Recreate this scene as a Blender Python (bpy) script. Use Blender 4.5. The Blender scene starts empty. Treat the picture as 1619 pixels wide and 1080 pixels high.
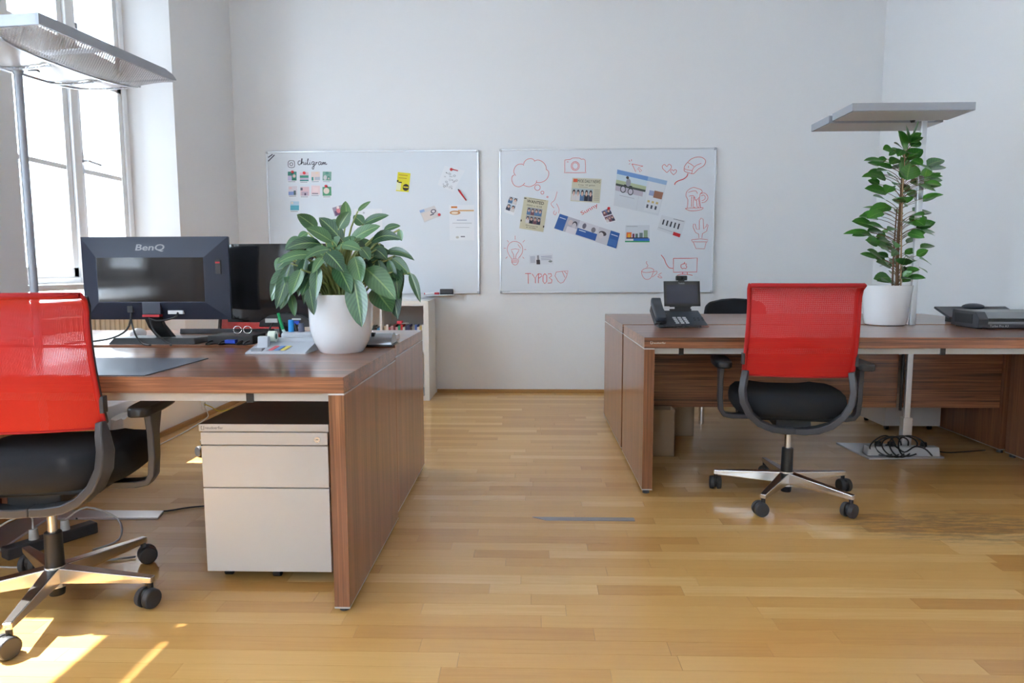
import bpy, bmesh, math, random
from mathutils import Vector, Matrix
random.seed(7)
SC = bpy.context.scene
COL = SC.collection
PI = math.pi

# ------------------------------------------------------------------ camera
W, H_ = 1619.0, 1080.0
CF, CP, CY, CR, CH = 1079.0, .1044, .0289, -.0026, 1.0568
FW = Vector((-math.sin(CY)*math.cos(CP), math.cos(CY)*math.cos(CP), -math.sin(CP)))
_rt = Vector((math.cos(CY), math.sin(CY), 0)); _up = _rt.cross(FW)
RT = math.cos(CR)*_rt + math.sin(CR)*_up
UP = -math.sin(CR)*_rt + math.cos(CR)*_up
CAMP = Vector((0, 0, CH))
cam = bpy.data.cameras.new('camera'); camo = bpy.data.objects.new('camera', cam); COL.objects.link(camo)
cam.sensor_width = 36; cam.lens = 36*CF/W; cam.clip_start = .05
camo.matrix_world = Matrix(((RT.x, UP.x, -FW.x, 0), (RT.y, UP.y, -FW.y, 0), (RT.z, UP.z, -FW.z, CH), (0, 0, 0, 1)))
SC.camera = camo
def ray(u, v): return FW + RT*((u-W/2)/CF) + UP*((H_/2-v)/CF)
def onz(u, v, z): d = ray(u, v); return CAMP + d*((z-CH)/d.z)
def ony(u, v, y): d = ray(u, v); return CAMP + d*(y/d.y)
def onx(u, v, x): d = ray(u, v); return CAMP + d*(x/d.x)
def project(p):
    q = Vector(p)-CAMP; d = q.dot(FW)
    return (W/2+CF*q.dot(RT)/d, H_/2-CF*q.dot(UP)/d, d)

# ------------------------------------------------------------------ light
wd = bpy.data.worlds.new('daylight'); SC.world = wd; wd.use_nodes = True
bg = wd.node_tree.nodes['Background']
bg.inputs[0].default_value = (.69, .845, 1.0, 1); bg.inputs[1].default_value = 14.0
sun = bpy.data.lights.new('sun', 'SUN'); sun.energy = 22; sun.angle = .009; sun.color = (1, .96, .90)
suno = bpy.data.objects.new('sun', sun); COL.objects.link(suno)
SUND = Vector((.571, .0, -.821)).normalized()
suno.rotation_euler = SUND.to_track_quat('-Z', 'Y').to_euler(); suno.location = (-6, 1, 8)
vs = SC.view_settings
SC.cycles.caustics_reflective = False; SC.cycles.caustics_refractive = False
vs.view_transform = 'Standard'; vs.look = 'None'; vs.exposure = 0.70; vs.gamma = 1; vs.use_curve_mapping = False

# ------------------------------------------------------------------ materials
MATS = {}
def lin(c):
    return tuple(((x/255)/12.92 if x/255 <= .04045 else ((x/255+.055)/1.055)**2.4) for x in c)
def mat(name, rgb=None, rough=.5, metal=0, srgb=None, coat=0, spec=.5, bump=0, bscale=200, emis=None, sub=0):
    if name in MATS: return MATS[name]
    m = bpy.data.materials.new(name); m.use_nodes = True; MATS[name] = m
    b = m.node_tree.nodes['Principled BSDF']
    if srgb: rgb = lin(srgb)
    b.inputs['Base Color'].default_value = (*rgb, 1); b.inputs['Roughness'].default_value = rough
    b.inputs['Metallic'].default_value = metal; b.inputs['Coat Weight'].default_value = coat
    b.inputs['Specular IOR Level'].default_value = spec
    if bump:
        nt = m.node_tree; n = nt.nodes.new('ShaderNodeTexNoise'); n.inputs['Scale'].default_value = bscale
        tc = nt.nodes.new('ShaderNodeTexCoord'); nt.links.new(tc.outputs['Object'], n.inputs['Vector'])
        bu = nt.nodes.new('ShaderNodeBump'); bu.inputs['Strength'].default_value = bump; bu.inputs['Distance'].default_value = .002
        nt.links.new(n.outputs[0], bu.inputs['Height']); nt.links.new(bu.outputs[0], b.inputs['Normal'])
    return m
class NT:
    def __init__(s, m): s.t = m.node_tree; s.b = s.t.nodes['Principled BSDF']; s.out = s.t.nodes['Material Output']
    def n(s, typ, **kw):
        x = s.t.nodes.new(typ)
        for k, v in kw.items():
            if k.startswith('i_'):
                k = k[2:]; k = int(k) if k.isdigit() else k.replace('_', ' ')
                x.inputs[k].default_value = v
            else: setattr(x, k, v)
        return x
    def l(s, a, b): s.t.links.new(a, b)
    def math(s, op, a, b=None, c=None):
        x = s.n('ShaderNodeMath', operation=op)
        for i, v in enumerate((a, b, c)):
            if v is None: continue
            if isinstance(v, (int, float)): x.inputs[i].default_value = v
            else: s.l(v, x.inputs[i])
        return x.outputs[0]
    def ramp(s, fac, stops):
        r = s.n('ShaderNodeValToRGB'); e = r.color_ramp.elements
        while len(e) < len(stops): e.new(.5)
        for k, (p, c) in enumerate(stops): e[k].position = p; e[k].color = (*c, 1)
        s.l(fac, r.inputs[0]); return r.outputs[0]

def wood_desk(name, axis, base=(.27, .105, .048), k=1.0):
    m = mat(name, base, .30, coat=.45); t = NT(m); t.b.inputs['Coat Roughness'].default_value = .12
    tc = t.n('ShaderNodeTexCoord'); mp = t.n('ShaderNodeMapping'); t.l(tc.outputs['Object'], mp.inputs[0])
    sc = [130, 130, 130]; sc['xyz'.index(axis)] = 2.2
    mp.inputs['Scale'].default_value = sc
    n1 = t.n('ShaderNodeTexNoise', i_Scale=1.0, i_Detail=4.0, i_Roughness=.65, i_Distortion=.4); t.l(mp.outputs[0], n1.inputs['Vector'])
    mp2 = t.n('ShaderNodeMapping'); t.l(tc.outputs['Object'], mp2.inputs[0]); sc2 = [22, 22, 22]; sc2['xyz'.index(axis)] = .5
    mp2.inputs['Scale'].default_value = sc2
    n2 = t.n('ShaderNodeTexNoise', i_Scale=1.0, i_Detail=3.0); t.l(mp2.outputs[0], n2.inputs['Vector'])
    f = t.math('ADD', t.math('MULTIPLY', n1.outputs[0], .65), t.math('MULTIPLY', n2.outputs[0], .35))
    b = base
    c = t.ramp(f, [(.5-.10*k, tuple(x*.28 for x in b)), (.5-.035*k, tuple(x*.70 for x in b)), (.5+.03*k, b), (.5+.10*k, tuple(min(1, x*1.55) for x in b))])
    t.l(c, t.b.inputs['Base Color']); return m
WOODX = wood_desk('desk veneer along', 'x'); WOODZ = wood_desk('desk veneer upright', 'z', k=1.7); WOODY = wood_desk('desk veneer across', 'y')

def floor_mat():
    m = mat('oak parquet', (.6, .4, .2), .32, coat=.4); t = NT(m); t.b.inputs['Coat Roughness'].default_value = .13
    g = t.n('ShaderNodeNewGeometry'); oi = t.n('ShaderNodeObjectInfo')
    r = t.math('FRACT', t.math('ADD', oi.outputs['Random'], g.outputs['Random Per Island']))
    cx = t.n('ShaderNodeCombineXYZ'); t.l(t.math('MULTIPLY', r, 37.0), cx.inputs[0]); t.l(t.math('MULTIPLY', r, 11.0), cx.inputs[1])
    va = t.n('ShaderNodeVectorMath', operation='ADD'); t.l(g.outputs['Position'], va.inputs[0]); t.l(cx.outputs[0], va.inputs[1])
    mp = t.n('ShaderNodeMapping'); mp.inputs['Scale'].default_value = (3.0, 70, 1); t.l(va.outputs[0], mp.inputs[0])
    n = t.n('ShaderNodeTexNoise', i_Scale=1.0, i_Detail=5.0, i_Roughness=.6, i_Distortion=.9); t.l(mp.outputs[0], n.inputs['Vector'])
    r2 = t.math('FRACT', t.math('MULTIPLY', r, 7.31))
    f = t.math('ADD', t.math('MULTIPLY', r2, .62), t.math('MULTIPLY', n.outputs[0], .40))
    c = t.ramp(f, [(.10, (.52, .25, .062)), (.40, (.64, .345, .10)), (.70, (.70, .41, .135)), (.95, (.84, .58, .27))])
    # scuffed, darkened patch where the chair rolls
    sx = t.n('ShaderNodeSeparateXYZ'); t.l(g.outputs['Position'], sx.inputs[0])
    dx = t.math('DIVIDE', t.math('SUBTRACT', sx.outputs[0], 1.72), .52); dy = t.math('DIVIDE', t.math('SUBTRACT', sx.outputs[1], 2.78), .22)
    rr = t.math('ADD', t.math('MULTIPLY', dx, dx), t.math('MULTIPLY', dy, dy))
    nn = t.n('ShaderNodeTexNoise', i_Scale=9.0, i_Detail=5.0, i_Roughness=.7); mp3 = t.n('ShaderNodeMapping'); mp3.inputs['Scale'].default_value = (1, 5, 1)
    t.l(g.outputs['Position'], mp3.inputs[0]); t.l(mp3.outputs[0], nn.inputs['Vector'])
    k = t.math('MULTIPLY', t.math('SUBTRACT', 1.0, t.math('MINIMUM', rr, 1.0)), t.math('MULTIPLY', t.math('SUBTRACT', nn.outputs[0], .42), 5.0))
    k = t.math('MINIMUM', t.math('MAXIMUM', k, 0.0), .55)
    mx = t.n('ShaderNodeMix', data_type='RGBA'); t.l(k, mx.inputs[0]); t.l(c, mx.inputs[6]); mx.inputs[7].default_value = (.10, .07, .05, 1)
    t.l(mx.outputs[2], t.b.inputs['Base Color']); return m
OAK = floor_mat()
def paint(name, rgb):
    m = mat(name, rgb, .75, spec=.25, bump=.12, bscale=60); return m
WALL = paint('white wall paint', (.80, .80, .805)); CEIL = paint('ceiling paint', (.87, .87, .87))
SUBF = mat('subfloor', (.20, .12, .05), .8)
TRIMW = mat('oak skirting', (.45, .24, .08), .4)
WINW = mat('window white lacquer', (.83, .84, .85), .35)
def glass_mat(name, tint=(1, 1, 1), gl=.06):
    m = mat(name, (1, 1, 1)); t = NT(m); a = t.n('ShaderNodeBsdfTransparent'); a.inputs[0].default_value = (*tint, 1)
    g = t.n('ShaderNodeBsdfGlossy'); g.inputs['Roughness'].default_value = .02
    mx = t.n('ShaderNodeMixShader'); mx.inputs[0].default_value = gl
    t.l(a.outputs[0], mx.inputs[1]); t.l(g.outputs[0], mx.inputs[2]); t.l(mx.outputs[0], t.out.inputs[0]); return m
GLASS = glass_mat('window glass')
SILVER = mat('silver edge', (.62, .63, .66), .35, .8)
ALU = mat('brushed aluminium', (.66, .68, .71), .32, .9)
CHROME = mat('polished aluminium', (.74, .73, .72), .26, 1)
GREYM = mat('light grey steel', (.56, .56, .54), .45)
BEIGE = mat('pale grey steel front', (.66, .63, .60), .42, coat=.1)
PTOP = mat('dark grey pedestal top', (.085, .08, .075), .45)
BLK = mat('black plastic', (.018, .019, .021), .42)
BLKG = mat('glossy black plastic', (.012, .012, .014), .07)
DGREY = mat('charcoal plastic', (.05, .052, .06), .38)
RUB = mat('grey caster rubber', (.035, .036, .04), .5)
FAB = mat('black seat fabric', (.006, .007, .011), .85, bump=.5, bscale=900)
NAVYP = mat('blue black monitor shell', (.032, .040, .064), .38)
def mesh_fabric():
    m = mat('red mesh fabric', lin((196, 14, 14)), .6); t = NT(m)
    tc = t.n('ShaderNodeTexCoord'); s = t.n('ShaderNodeSeparateXYZ'); t.l(tc.outputs['Object'], s.inputs[0])
    a = t.math('SINE', t.math('MULTIPLY', t.math('ADD', s.outputs[0], s.outputs[2]), 800)); b = t.math('SINE', t.math('MULTIPLY', t.math('SUBTRACT', s.outputs[0], s.outputs[2]), 800))
    h = t.math('GREATER_THAN', t.math('MULTIPLY', a, b), .74)
    tr = t.n('ShaderNodeBsdfTransparent'); mx = t.n('ShaderNodeMixShader'); t.l(h, mx.inputs[0]); t.l(t.b.outputs[0], mx.inputs[1]); t.l(tr.outputs[0], mx.inputs[2])
    t.l(mx.outputs[0], t.out.inputs[0]); return m
REDM = mesh_fabric()
REDT = mat('red fabric edge', lin((170, 14, 16)), .7)
def perf():
    m = mat('perforated steel sheet', (.50, .51, .54), .4, .3); t = NT(m)
    tc = t.n('ShaderNodeTexCoord'); s = t.n('ShaderNodeSeparateXYZ'); t.l(tc.outputs['Object'], s.inputs[0])
    a = t.math('SINE', t.math('MULTIPLY', s.outputs[0], 480)); b = t.math('SINE', t.math('MULTIPLY', s.outputs[1], 480))
    h = t.math('GREATER_THAN', t.math('MULTIPLY', a, b), .30)
    tr = t.n('ShaderNodeBsdfTransparent'); mx = t.n('ShaderNodeMixShader'); t.l(h, mx.inputs[0]); t.l(t.b.outputs[0], mx.inputs[1]); t.l(tr.outputs[0], mx.inputs[2])
    t.l(mx.outputs[0], t.out.inputs[0]); return m
PERF = perf()
LAMPG = mat('lamp grey lacquer', (.36, .38, .42), .42, .25)
ACRYL = mat('white acrylic', (.86, .88, .90), .25)
NT(ACRYL).b.inputs['Transmission Weight'].default_value = .35; NT(ACRYL).b.inputs['IOR'].default_value = 1.1
POT = mat('white glazed pot', (.82, .82, .83), .16, coat=.5)
SOIL = mat('potting soil', (.03, .02, .013), .95, bump=.8, bscale=120)
def leaf_mat(name, dark, mid, rib, wave):
    m = mat(name, mid, .30, coat=.35); t = NT(m); t.b.inputs['Coat Roughness'].default_value = .22
    uv = t.n('ShaderNodeUVMap'); s = t.n('ShaderNodeSeparateXYZ'); t.l(uv.outputs[0], s.inputs[0])
    au = t.math('ABSOLUTE', t.math('SUBTRACT', s.outputs[0], .5))
    ribf = t.math('MULTIPLY', t.math('LESS_THAN', au, .035), 1.0)
    w = t.math('SINE', t.math('MULTIPLY', t.math('SUBTRACT', s.outputs[1], t.math('MULTIPLY', au, .55)), wave))
    oi = t.n('ShaderNodeObjectInfo'); n = t.n('ShaderNodeTexNoise', i_Scale=14.0, i_Detail=3.0); tc = t.n('ShaderNodeTexCoord'); t.l(tc.outputs['Object'], n.inputs['Vector'])
    f = t.math('ADD', t.math('MULTIPLY', w, .09), t.math('ADD', t.math('MULTIPLY', n.outputs[0], .55), t.math('MULTIPLY', oi.outputs['Random'], .45)))
    c = t.ramp(f, [(.2, dark), (.8, mid)])
    mx = t.n('ShaderNodeMix', data_type='RGBA'); t.l(t.math('MULTIPLY', ribf, .55), mx.inputs[0]); t.l(c, mx.inputs[6]); mx.inputs[7].default_value = (*rib, 1)
    t.l(mx.outputs[2], t.b.inputs['Base Color']); return m
LEAFA = leaf_mat('variegated dark leaf', (.012, .055, .026), (.095, .22, .085), (.34, .50, .18), 60)
LEAFB = leaf_mat('ficus leaf', (.022, .12, .018), (.085, .30, .04), (.20, .42, .08), 45)
STEM = mat('pale green stem', (.30, .36, .12), .5)
BARK = mat('brown bark', (.16, .085, .04), .8)
PAPER = mat('white paper', (.80, .80, .80), .6)
BOARD = mat('whiteboard enamel', (.71, .745, .79), .36)
REDINK = mat('red marker ink', lin((214, 66, 74)), .6); BLKINK = mat('dark ink', lin((52, 46, 66)), .6)
def flat(rgb, rough=.55): return mat('print %d %d %d' % rgb, srgb=rgb, rough=rough)

# ------------------------------------------------------------------ mesh helpers
class MB:
    def __init__(s): s.v = []; s.f = []; s.m = []; s.uv = None
    def add(s, vs, fs, mi=0):
        o = len(s.v); s.v += [tuple(p) for p in vs]; s.f += [tuple(i+o for i in f) for f in fs]; s.m += [mi]*len(fs); return s
    def box(s, x0, x1, y0, y1, z0, z1, mi=0):
        v = [(x, y, z) for z in (z0, z1) for y in (y0, y1) for x in (x0, x1)]
        return s.add(v, [(0, 2, 3, 1), (4, 5, 7, 6), (0, 1, 5, 4), (2, 6, 7, 3), (0, 4, 6, 2), (1, 3, 7, 5)], mi)
    def hexa(s, b, t, mi=0):   # bottom quad, top quad (same winding, ccw from above)
        return s.add(list(b)+list(t), [(3, 2, 1, 0), (4, 5, 6, 7), (0, 1, 5, 4), (1, 2, 6, 5), (2, 3, 7, 6), (3, 0, 4, 7)], mi)
    def cyl(s, p0, p1, r0, r1=None, n=16, mi=0):
        r1 = r0 if r1 is None else r1; p0 = Vector(p0); p1 = Vector(p1); a = (p1-p0).normalized()
        x = a.orthogonal().normalized(); y = a.cross(x); vs = []
        for p, r in ((p0, r0), (p1, r1)):
            vs += [p+(x*math.cos(2*PI*k/n)+y*math.sin(2*PI*k/n))*r for k in range(n)]
        fs = [(k, (k+1) % n, n+(k+1) % n, n+k) for k in range(n)]+[tuple(range(n-1, -1, -1)), tuple(range(n, 2*n))]
        return s.add(vs, fs, mi)
    def tube(s, pts, r, n=6, mi=0, smooth=4, ry=None):
        P = [Vector(p) for p in pts]
        if smooth > 1 and len(P) > 2:
            Q = []
            for i in range(len(P)-1):
                a = P[max(i-1, 0)]; b = P[i]; c = P[i+1]; d = P[min(i+2, len(P)-1)]
                for k in range(smooth):
                    t = k/smooth
                    Q.append(.5*((2*b)+(c-a)*t+(2*a-5*b+4*c-d)*t*t+(3*b-a-3*c+d)*t**3))
            P = Q+[P[-1]]
        vs = []; nrm = None
        for i, p in enumerate(P):
            t = (P[min(i+1, len(P)-1)]-P[max(i-1, 0)]).normalized()
            if nrm is None: nrm = t.orthogonal().normalized()
            nrm = (nrm-t*nrm.dot(t)).normalized(); bn = t.cross(nrm)
            rr = r[0]+(r[1]-r[0])*i/(len(P)-1) if isinstance(r, tuple) else r
            vs += [p+nrm*math.cos(2*PI*k/n)*rr+bn*math.sin(2*PI*k/n)*(ry or rr) for k in range(n)]
        fs = [(i*n+k, i*n+(k+1) % n, (i+1)*n+(k+1) % n, (i+1)*n+k) for i in range(len(P)-1) for k in range(n)]
        fs += [tuple(range(n-1, -1, -1)), tuple((len(P)-1)*n+k for k in range(n))]
        return s.add(vs, fs, mi)
    def strap(s, pts, wv, th, mi=0):   # rectangular section along pts; wv = width vectors (half), th half thickness
        P = [Vector(p) for p in pts]; vs = []
        for i, p in enumerate(P):
            t = (P[min(i+1, len(P)-1)]-P[max(i-1, 0)]).normalized(); w = Vector(wv[i] if isinstance(wv, list) else wv)
            nn = t.cross(w).normalized()*th
            vs += [p-w-nn, p+w-nn, p+w+nn, p-w+nn]
        fs = [(i*4+k, i*4+(k+1) % 4, (i+1)*4+(k+1) % 4, (i+1)*4+k) for i in range(len(P)-1) for k in range(4)]
        L = (len(P)-1)*4
        return s.add(vs, fs+[(3, 2, 1, 0), (L, L+1, L+2, L+3)], mi)
    def lathe(s, prof, c=(0, 0, 0), n=40, mi=0):
        vs = [(c[0]+r*math.cos(2*PI*k/n), c[1]+r*math.sin(2*PI*k/n), c[2]+z) for r, z in prof for k in range(n)]
        fs = [(i*n+k, i*n+(k+1) % n, (i+1)*n+(k+1) % n, (i+1)*n+k) for i in range(len(prof)-1) for k in range(n)]
        return s.add(vs, fs, mi)
    def sphere(s, c, r, sx=1, sy=1, sz=1, n=12, m=8, mi=0):
        return s.lathe_raw([(math.sin(PI*j/m)*r, -math.cos(PI*j/m)*r) for j in range(m+1)], c, n, sx, sy, sz, mi)
    def lathe_raw(s, prof, c, n, sx, sy, sz, mi):
        vs = [(c[0]+r*math.cos(2*PI*k/n)*sx, c[1]+r*math.sin(2*PI*k/n)*sy, c[2]+z*sz) for r, z in prof for k in range(n)]
        fs = [(i*n+k, i*n+(k+1) % n, (i+1)*n+(k+1) % n, (i+1)*n+k) for i in range(len(prof)-1) for k in range(n)]
        return s.add(vs, fs, mi)
    def prism(s, poly, d, mi=0):   # 3d polygon extruded by vector d
        n = len(poly); P = [Vector(p) for p in poly]; d = Vector(d)
        return s.add(P+[p+d for p in P], [tuple(range(n-1, -1, -1)), tuple(range(n, 2*n))]+[(k, (k+1) % n, n+(k+1) % n, n+k) for k in range(n)], mi)
    def build(s, name, m, parent=None, smooth=False, bevel=0, seg=2, loc=None, sub=0):
        me = bpy.data.meshes.new(name); me.from_pydata(s.v, [], s.f)
        for x in (m if isinstance(m, (list, tuple)) else [m]): me.materials.append(x)
        for p, mi in zip(me.polygons, s.m): p.material_index = mi
        if s.uv:
            l = me.uv_layers.new(name='UVMap')
            for lp in me.loops: l.data[lp.index].uv = s.uv[lp.vertex_index]
        bm = bmesh.new(); bm.from_mesh(me); bmesh.ops.recalc_face_normals(bm, faces=bm.faces); bm.to_mesh(me); bm.free()
        if smooth:
            for p in me.polygons: p.use_smooth = True
            if smooth == 'auto': me.set_sharp_from_angle(angle=math.radians(40))
        o = bpy.data.objects.new(name, me); COL.objects.link(o)
        if parent: o.parent = parent
        if loc: o.location = loc
        if bevel:
            b = o.modifiers.new('bevel', 'BEVEL'); b.width = bevel; b.segments = seg; b.limit_method = 'ANGLE'
        if sub:
            b = o.modifiers.new('sub', 'SUBSURF'); b.levels = sub; b.render_levels = sub
        return o
def tag(o, label, cat, group=None):
    o['label'] = label; o['category'] = cat
    if group: o['group'] = group
    return o
def thing(name, label, cat, loc=(0, 0, 0), rz=0, group=None):
    o = bpy.data.objects.new(name, None); COL.objects.link(o); o.location = loc; o.rotation_euler = (0, 0, rz); o.empty_display_size = .1
    return tag(o, label, cat, group)
def struct(o): o['kind'] = 'structure'; return o
def box(name, b, m, parent=None, bevel=0): return MB().box(*b).build(name, m, parent, bevel=bevel)
def copy_tree(o, parent=None):
    c = o.copy(); COL.objects.link(c); c.parent = parent
    for ch in list(o.children): copy_tree(ch, c)
    return c
def text_mesh(name, s, m, parent, origin, ex, ey, w=None, h=None, shear=0, off=.0004, bold=0):
    """lettering: origin = lower left, ex/ey unit directions, fitted to width w / height h"""
    cu = bpy.data.curves.new('t', 'FONT'); cu.body = s; cu.shear = shear; cu.resolution_u = 3; cu.offset = bold
    o = bpy.data.objects.new('t', cu); COL.objects.link(o)
    dg = bpy.context.evaluated_depsgraph_get(); me = bpy.data.meshes.new_from_object(o.evaluated_get(dg))
    bpy.data.objects.remove(o); bpy.data.curves.remove(cu)
    xs = [v.co.x for v in me.vertices]; ys = [v.co.y for v in me.vertices]
    x0, x1, y0, y1 = min(xs), max(xs), min(ys), max(ys)
    sx = w/(x1-x0) if w else None; sy = h/(y1-y0) if h else None
    sx = sx or sy; sy = sy or sx
    ex = Vector(ex); ey = Vector(ey); nz = ex.cross(ey); og = Vector(origin)
    for v in me.vertices: v.co = og+ex*((v.co.x-x0)*sx)+ey*((v.co.y-y0)*sy)+nz*off
    me.materials.clear(); me.materials.append(m)
    ob = bpy.data.objects.new(name, me); COL.objects.link(ob); ob.parent = parent
    return ob

# ------------------------------------------------------------------ room
D = 5.843; XL = -2.508; XR = 2.862; YF = -2.9; ZC = 3.7
floor = struct(box('floor', (XL-.3, XR+.1, YF-.1, D+.1, -.15, -.008), SUBF))
rows = []; w = .070; y = 1.02; rr = random.Random(3)
planks = []
while y < D:
    x = XL-.02-rr.random()*.6
    while x < XR:
        L = rr.choice([.28, .36, .45, .52, .6, .7, .8, .95, 1.1]); x1 = min(x+L, XR); x0 = max(x, XL)
        if x1 > x0+.02: planks.append((x0, x1, y, min(y+w, D)))
        x += L
    y += w
def score(p):
    cx, cy = (p[0]+p[1])/2, (p[2]+p[3])/2
    best = 0
    a = [project((X, Y, 0)) for X in (p[0], p[1]) for Y in (p[2], p[3])]
    if max(q[0] for q in a) < 0 or min(q[0] for q in a) > W or min(q[1] for q in a) > H_: return 0
    if (cx < -.62 and 2.05 < cy) or (cx > .6 and cy > 3.75): return 0
    return (p[1]-p[0])/cy**3
order = sorted(planks, key=score, reverse=True)
UNIT = MB().box(0, 1, 0, 1, -.008, 0); g = .0004; first = None
for p in order[:300]:
    if first is None: o = UNIT.build('plank', OAK, floor); first = o
    else: o = first.copy(); COL.objects.link(o); o.parent = floor
    o.location = (p[0]+g, p[2]+g, 0); o.scale = (p[1]-p[0]-2*g, p[3]-p[2]-2*g, 1)
mb = MB()
for p in order[300:]: mb.box(p[0]+g, p[1]-g, p[2]+g, p[3]-g, -.008, 0)
for k in range(56):
    yy = 1.02-(k+1)*.07
    xx = XL
    while xx < XR:
        L = rr.uniform(.35, 1.0); mb.box(xx+g, min(xx+L, XR)-g, yy+g, yy+.07-g, -.008, 0); xx += L
o = mb.build('planks', OAK, floor); o['kind'] = 'stuff'
struct(box('ceiling', (XL-.1, XR+.1, YF-.1, D+.1, ZC, ZC+.1), CEIL))
struct(box('wall_back', (XL-.9, XR+.2, D, D+.15, -.1, ZC+.1), WALL))
struct(box('wall_right', (XR, XR+.15, YF-.1, D, -.1, ZC+.1), WALL))
FILL_WIN = [(-2.0, -.70)]  # unseen window behind the camera, added to brighten front-facing surfaces
mb = MB(); px = XL-.9
for a, b in FILL_WIN+[(XR+.2, None)]:
    mb.box(px, a, YF-.15, YF, -.1, ZC+.1)
    if b is not None:
        mb.box(a, b, YF-.15, YF, -.1, .96); mb.box(a, b, YF-.15, YF, 2.97, ZC+.1); px = b
struct(mb.build('wall_front', WALL))
# left wall: three window openings with splayed reveals
XW = -2.75; XO = -3.12; HEAD = 2.975; SILL = .93
wins = [(3.54, 4.66), (.92, 2.04), (-1.75, -.63)]; SPL = .20  # third window lies out of view, added for light from behind
mb = MB()
edges = []
for a, b in sorted(wins): edges.append((a-SPL, a, b, b+SPL))
prev = YF
for (a0, a, b, b0) in edges+[(D, D, None, None)]:
    # pier from prev opening to this one
    p0i, p0o = (prev if isinstance(prev, tuple) else (prev, prev)); p1i, p1o = a0, a
    poly = [(XL, p0i, -.1), (XL, p1i, -.1), (XW, p1o, -.1), (XO, p1o, -.1), (XO, p0o, -.1), (XW, p0o, -.1)]
    mb.prism(poly, (0, 0, ZC+.2))
    if b is not None: prev = (b0, b)
for (a0, a, b, b0) in edges:
    mb.prism([(XL, a0, HEAD+.12), (XL, b0, HEAD+.12), (XW, b, HEAD), (XW, a, HEAD)][:0] or [(XL, a0, HEAD+.10), (XL, b0, HEAD+.10), (XO, b, HEAD+.10), (XO, a, HEAD+.10)], (0, 0, ZC-HEAD))
    mb.box(XO, XW, a, b, HEAD, HEAD+.12)
    mb.prism([(XW+.06, a-.05, -.1), (XW+.06, b+.05, -.1), (XO, b+.05, -.1), (XO, a-.05, -.1)], (0, 0, SILL+.05))
struct(mb.build('wall_left', WALL))
def window(n, a, b):
    root = bpy.data.objects.new('window_%d' % n, None); COL.objects.link(root); root['kind'] = 'structure'; root.location = (XW, (a+b)/2, SILL)
    hw = (b-a)/2; zt = HEAD-SILL; f = .05
    m = MB(); m.box(-.07, .03, -hw, -hw+f, .05, zt); m.box(-.07, .03, hw-f, hw, .05, zt); m.box(-.07, .03, -hw, hw, .05, .09); m.box(-.07, .03, -hw, hw, zt-.06, zt)
    m.box(-.07, .035, -hw, hw, 1.335, 1.42); m.box(-.07, .04, -.035, .035, .05, zt); m.build('frame', WINW, root, bevel=.006)
    for s in (-1, 1):
        y0, y1 = (.035, hw-f) if s > 0 else (-hw+f, -.035)
        for (z0, z1, bar) in ((.09, 1.335, True), (1.42, zt-.06, False)):
            c = MB(); st = .045
            c.box(-.04, .02, y0, y0+st, z0, z1); c.box(-.04, .02, y1-st, y1, z0, z1); c.box(-.04, .02, y0, y1, z0, z0+.06); c.box(-.04, .02, y0, y1, z1-st, z1)
            if bar: c.box(-.035, .016, y0+st, y1-st, .72, .75)
            co = c.build('casement', WINW, root, bevel=.004)
            for (q0, q1) in (((z0+.06, .72), (.75, z1-st)) if bar else ((z0+.06, z1-st),)):
                MB().box(-.014, -.010, y0+st, y1-st, q0, q1).build('pane', GLASS, co)
    h = MB().box(.02, .03, .045, .065, .72, .84); h.tube([(.03, .055, .79), (.065, .055, .79), (.068, .075, .788), (.066, .17, .782)], .008); h.build('handle', ALU, root, smooth='auto')
    MB().box(-.05, .16, -hw-.10, hw+.10, .02, .055).build('sill_board', WINW, root, bevel=.008)
    # outer sash of the double window
    m = MB(); q = -.30
    m.box(q-.03, q+.02, -hw, -hw+.05, .05, zt-.09); m.box(q-.03, q+.02, hw-.05, hw, .05, zt-.09); m.box(q-.03, q+.02, -.03, .03, .05, zt-.09); m.box(q-.03, q+.02, -hw, hw, 1.73, 1.77); m.box(q-.03, q+.02, -hw, hw, .05, .10)
    m.build('outer_sash', WINW, root)
    return root
for k, (a, b) in enumerate(wins): window(k+1, a, b)
for k, (a, b) in enumerate(FILL_WIN):
    r = window(k+4, a, b); r.location = ((a+b)/2, YF-.10, SILL); r.rotation_euler = (0, 0, PI/2)  # added fill window in the unseen front wall
# skirting and the low cable duct on the left wall
struct(box('baseboard_back', (-.82, XR, D-.016, D, 0, .030), TRIMW, bevel=.004))
struct(box('baseboard_right', (XR-.016, XR, YF, D-.02, 0, .030), TRIMW, bevel=.004))
struct(box('trim_1', (XL, XL+.135, 2.0, D, 0, .30), WALL, bevel=.006))
struct(box('baseboard_left', (XL+.135, XL+.152, 2.0, D-.02, 0, .035), TRIMW, bevel=.004))

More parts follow.
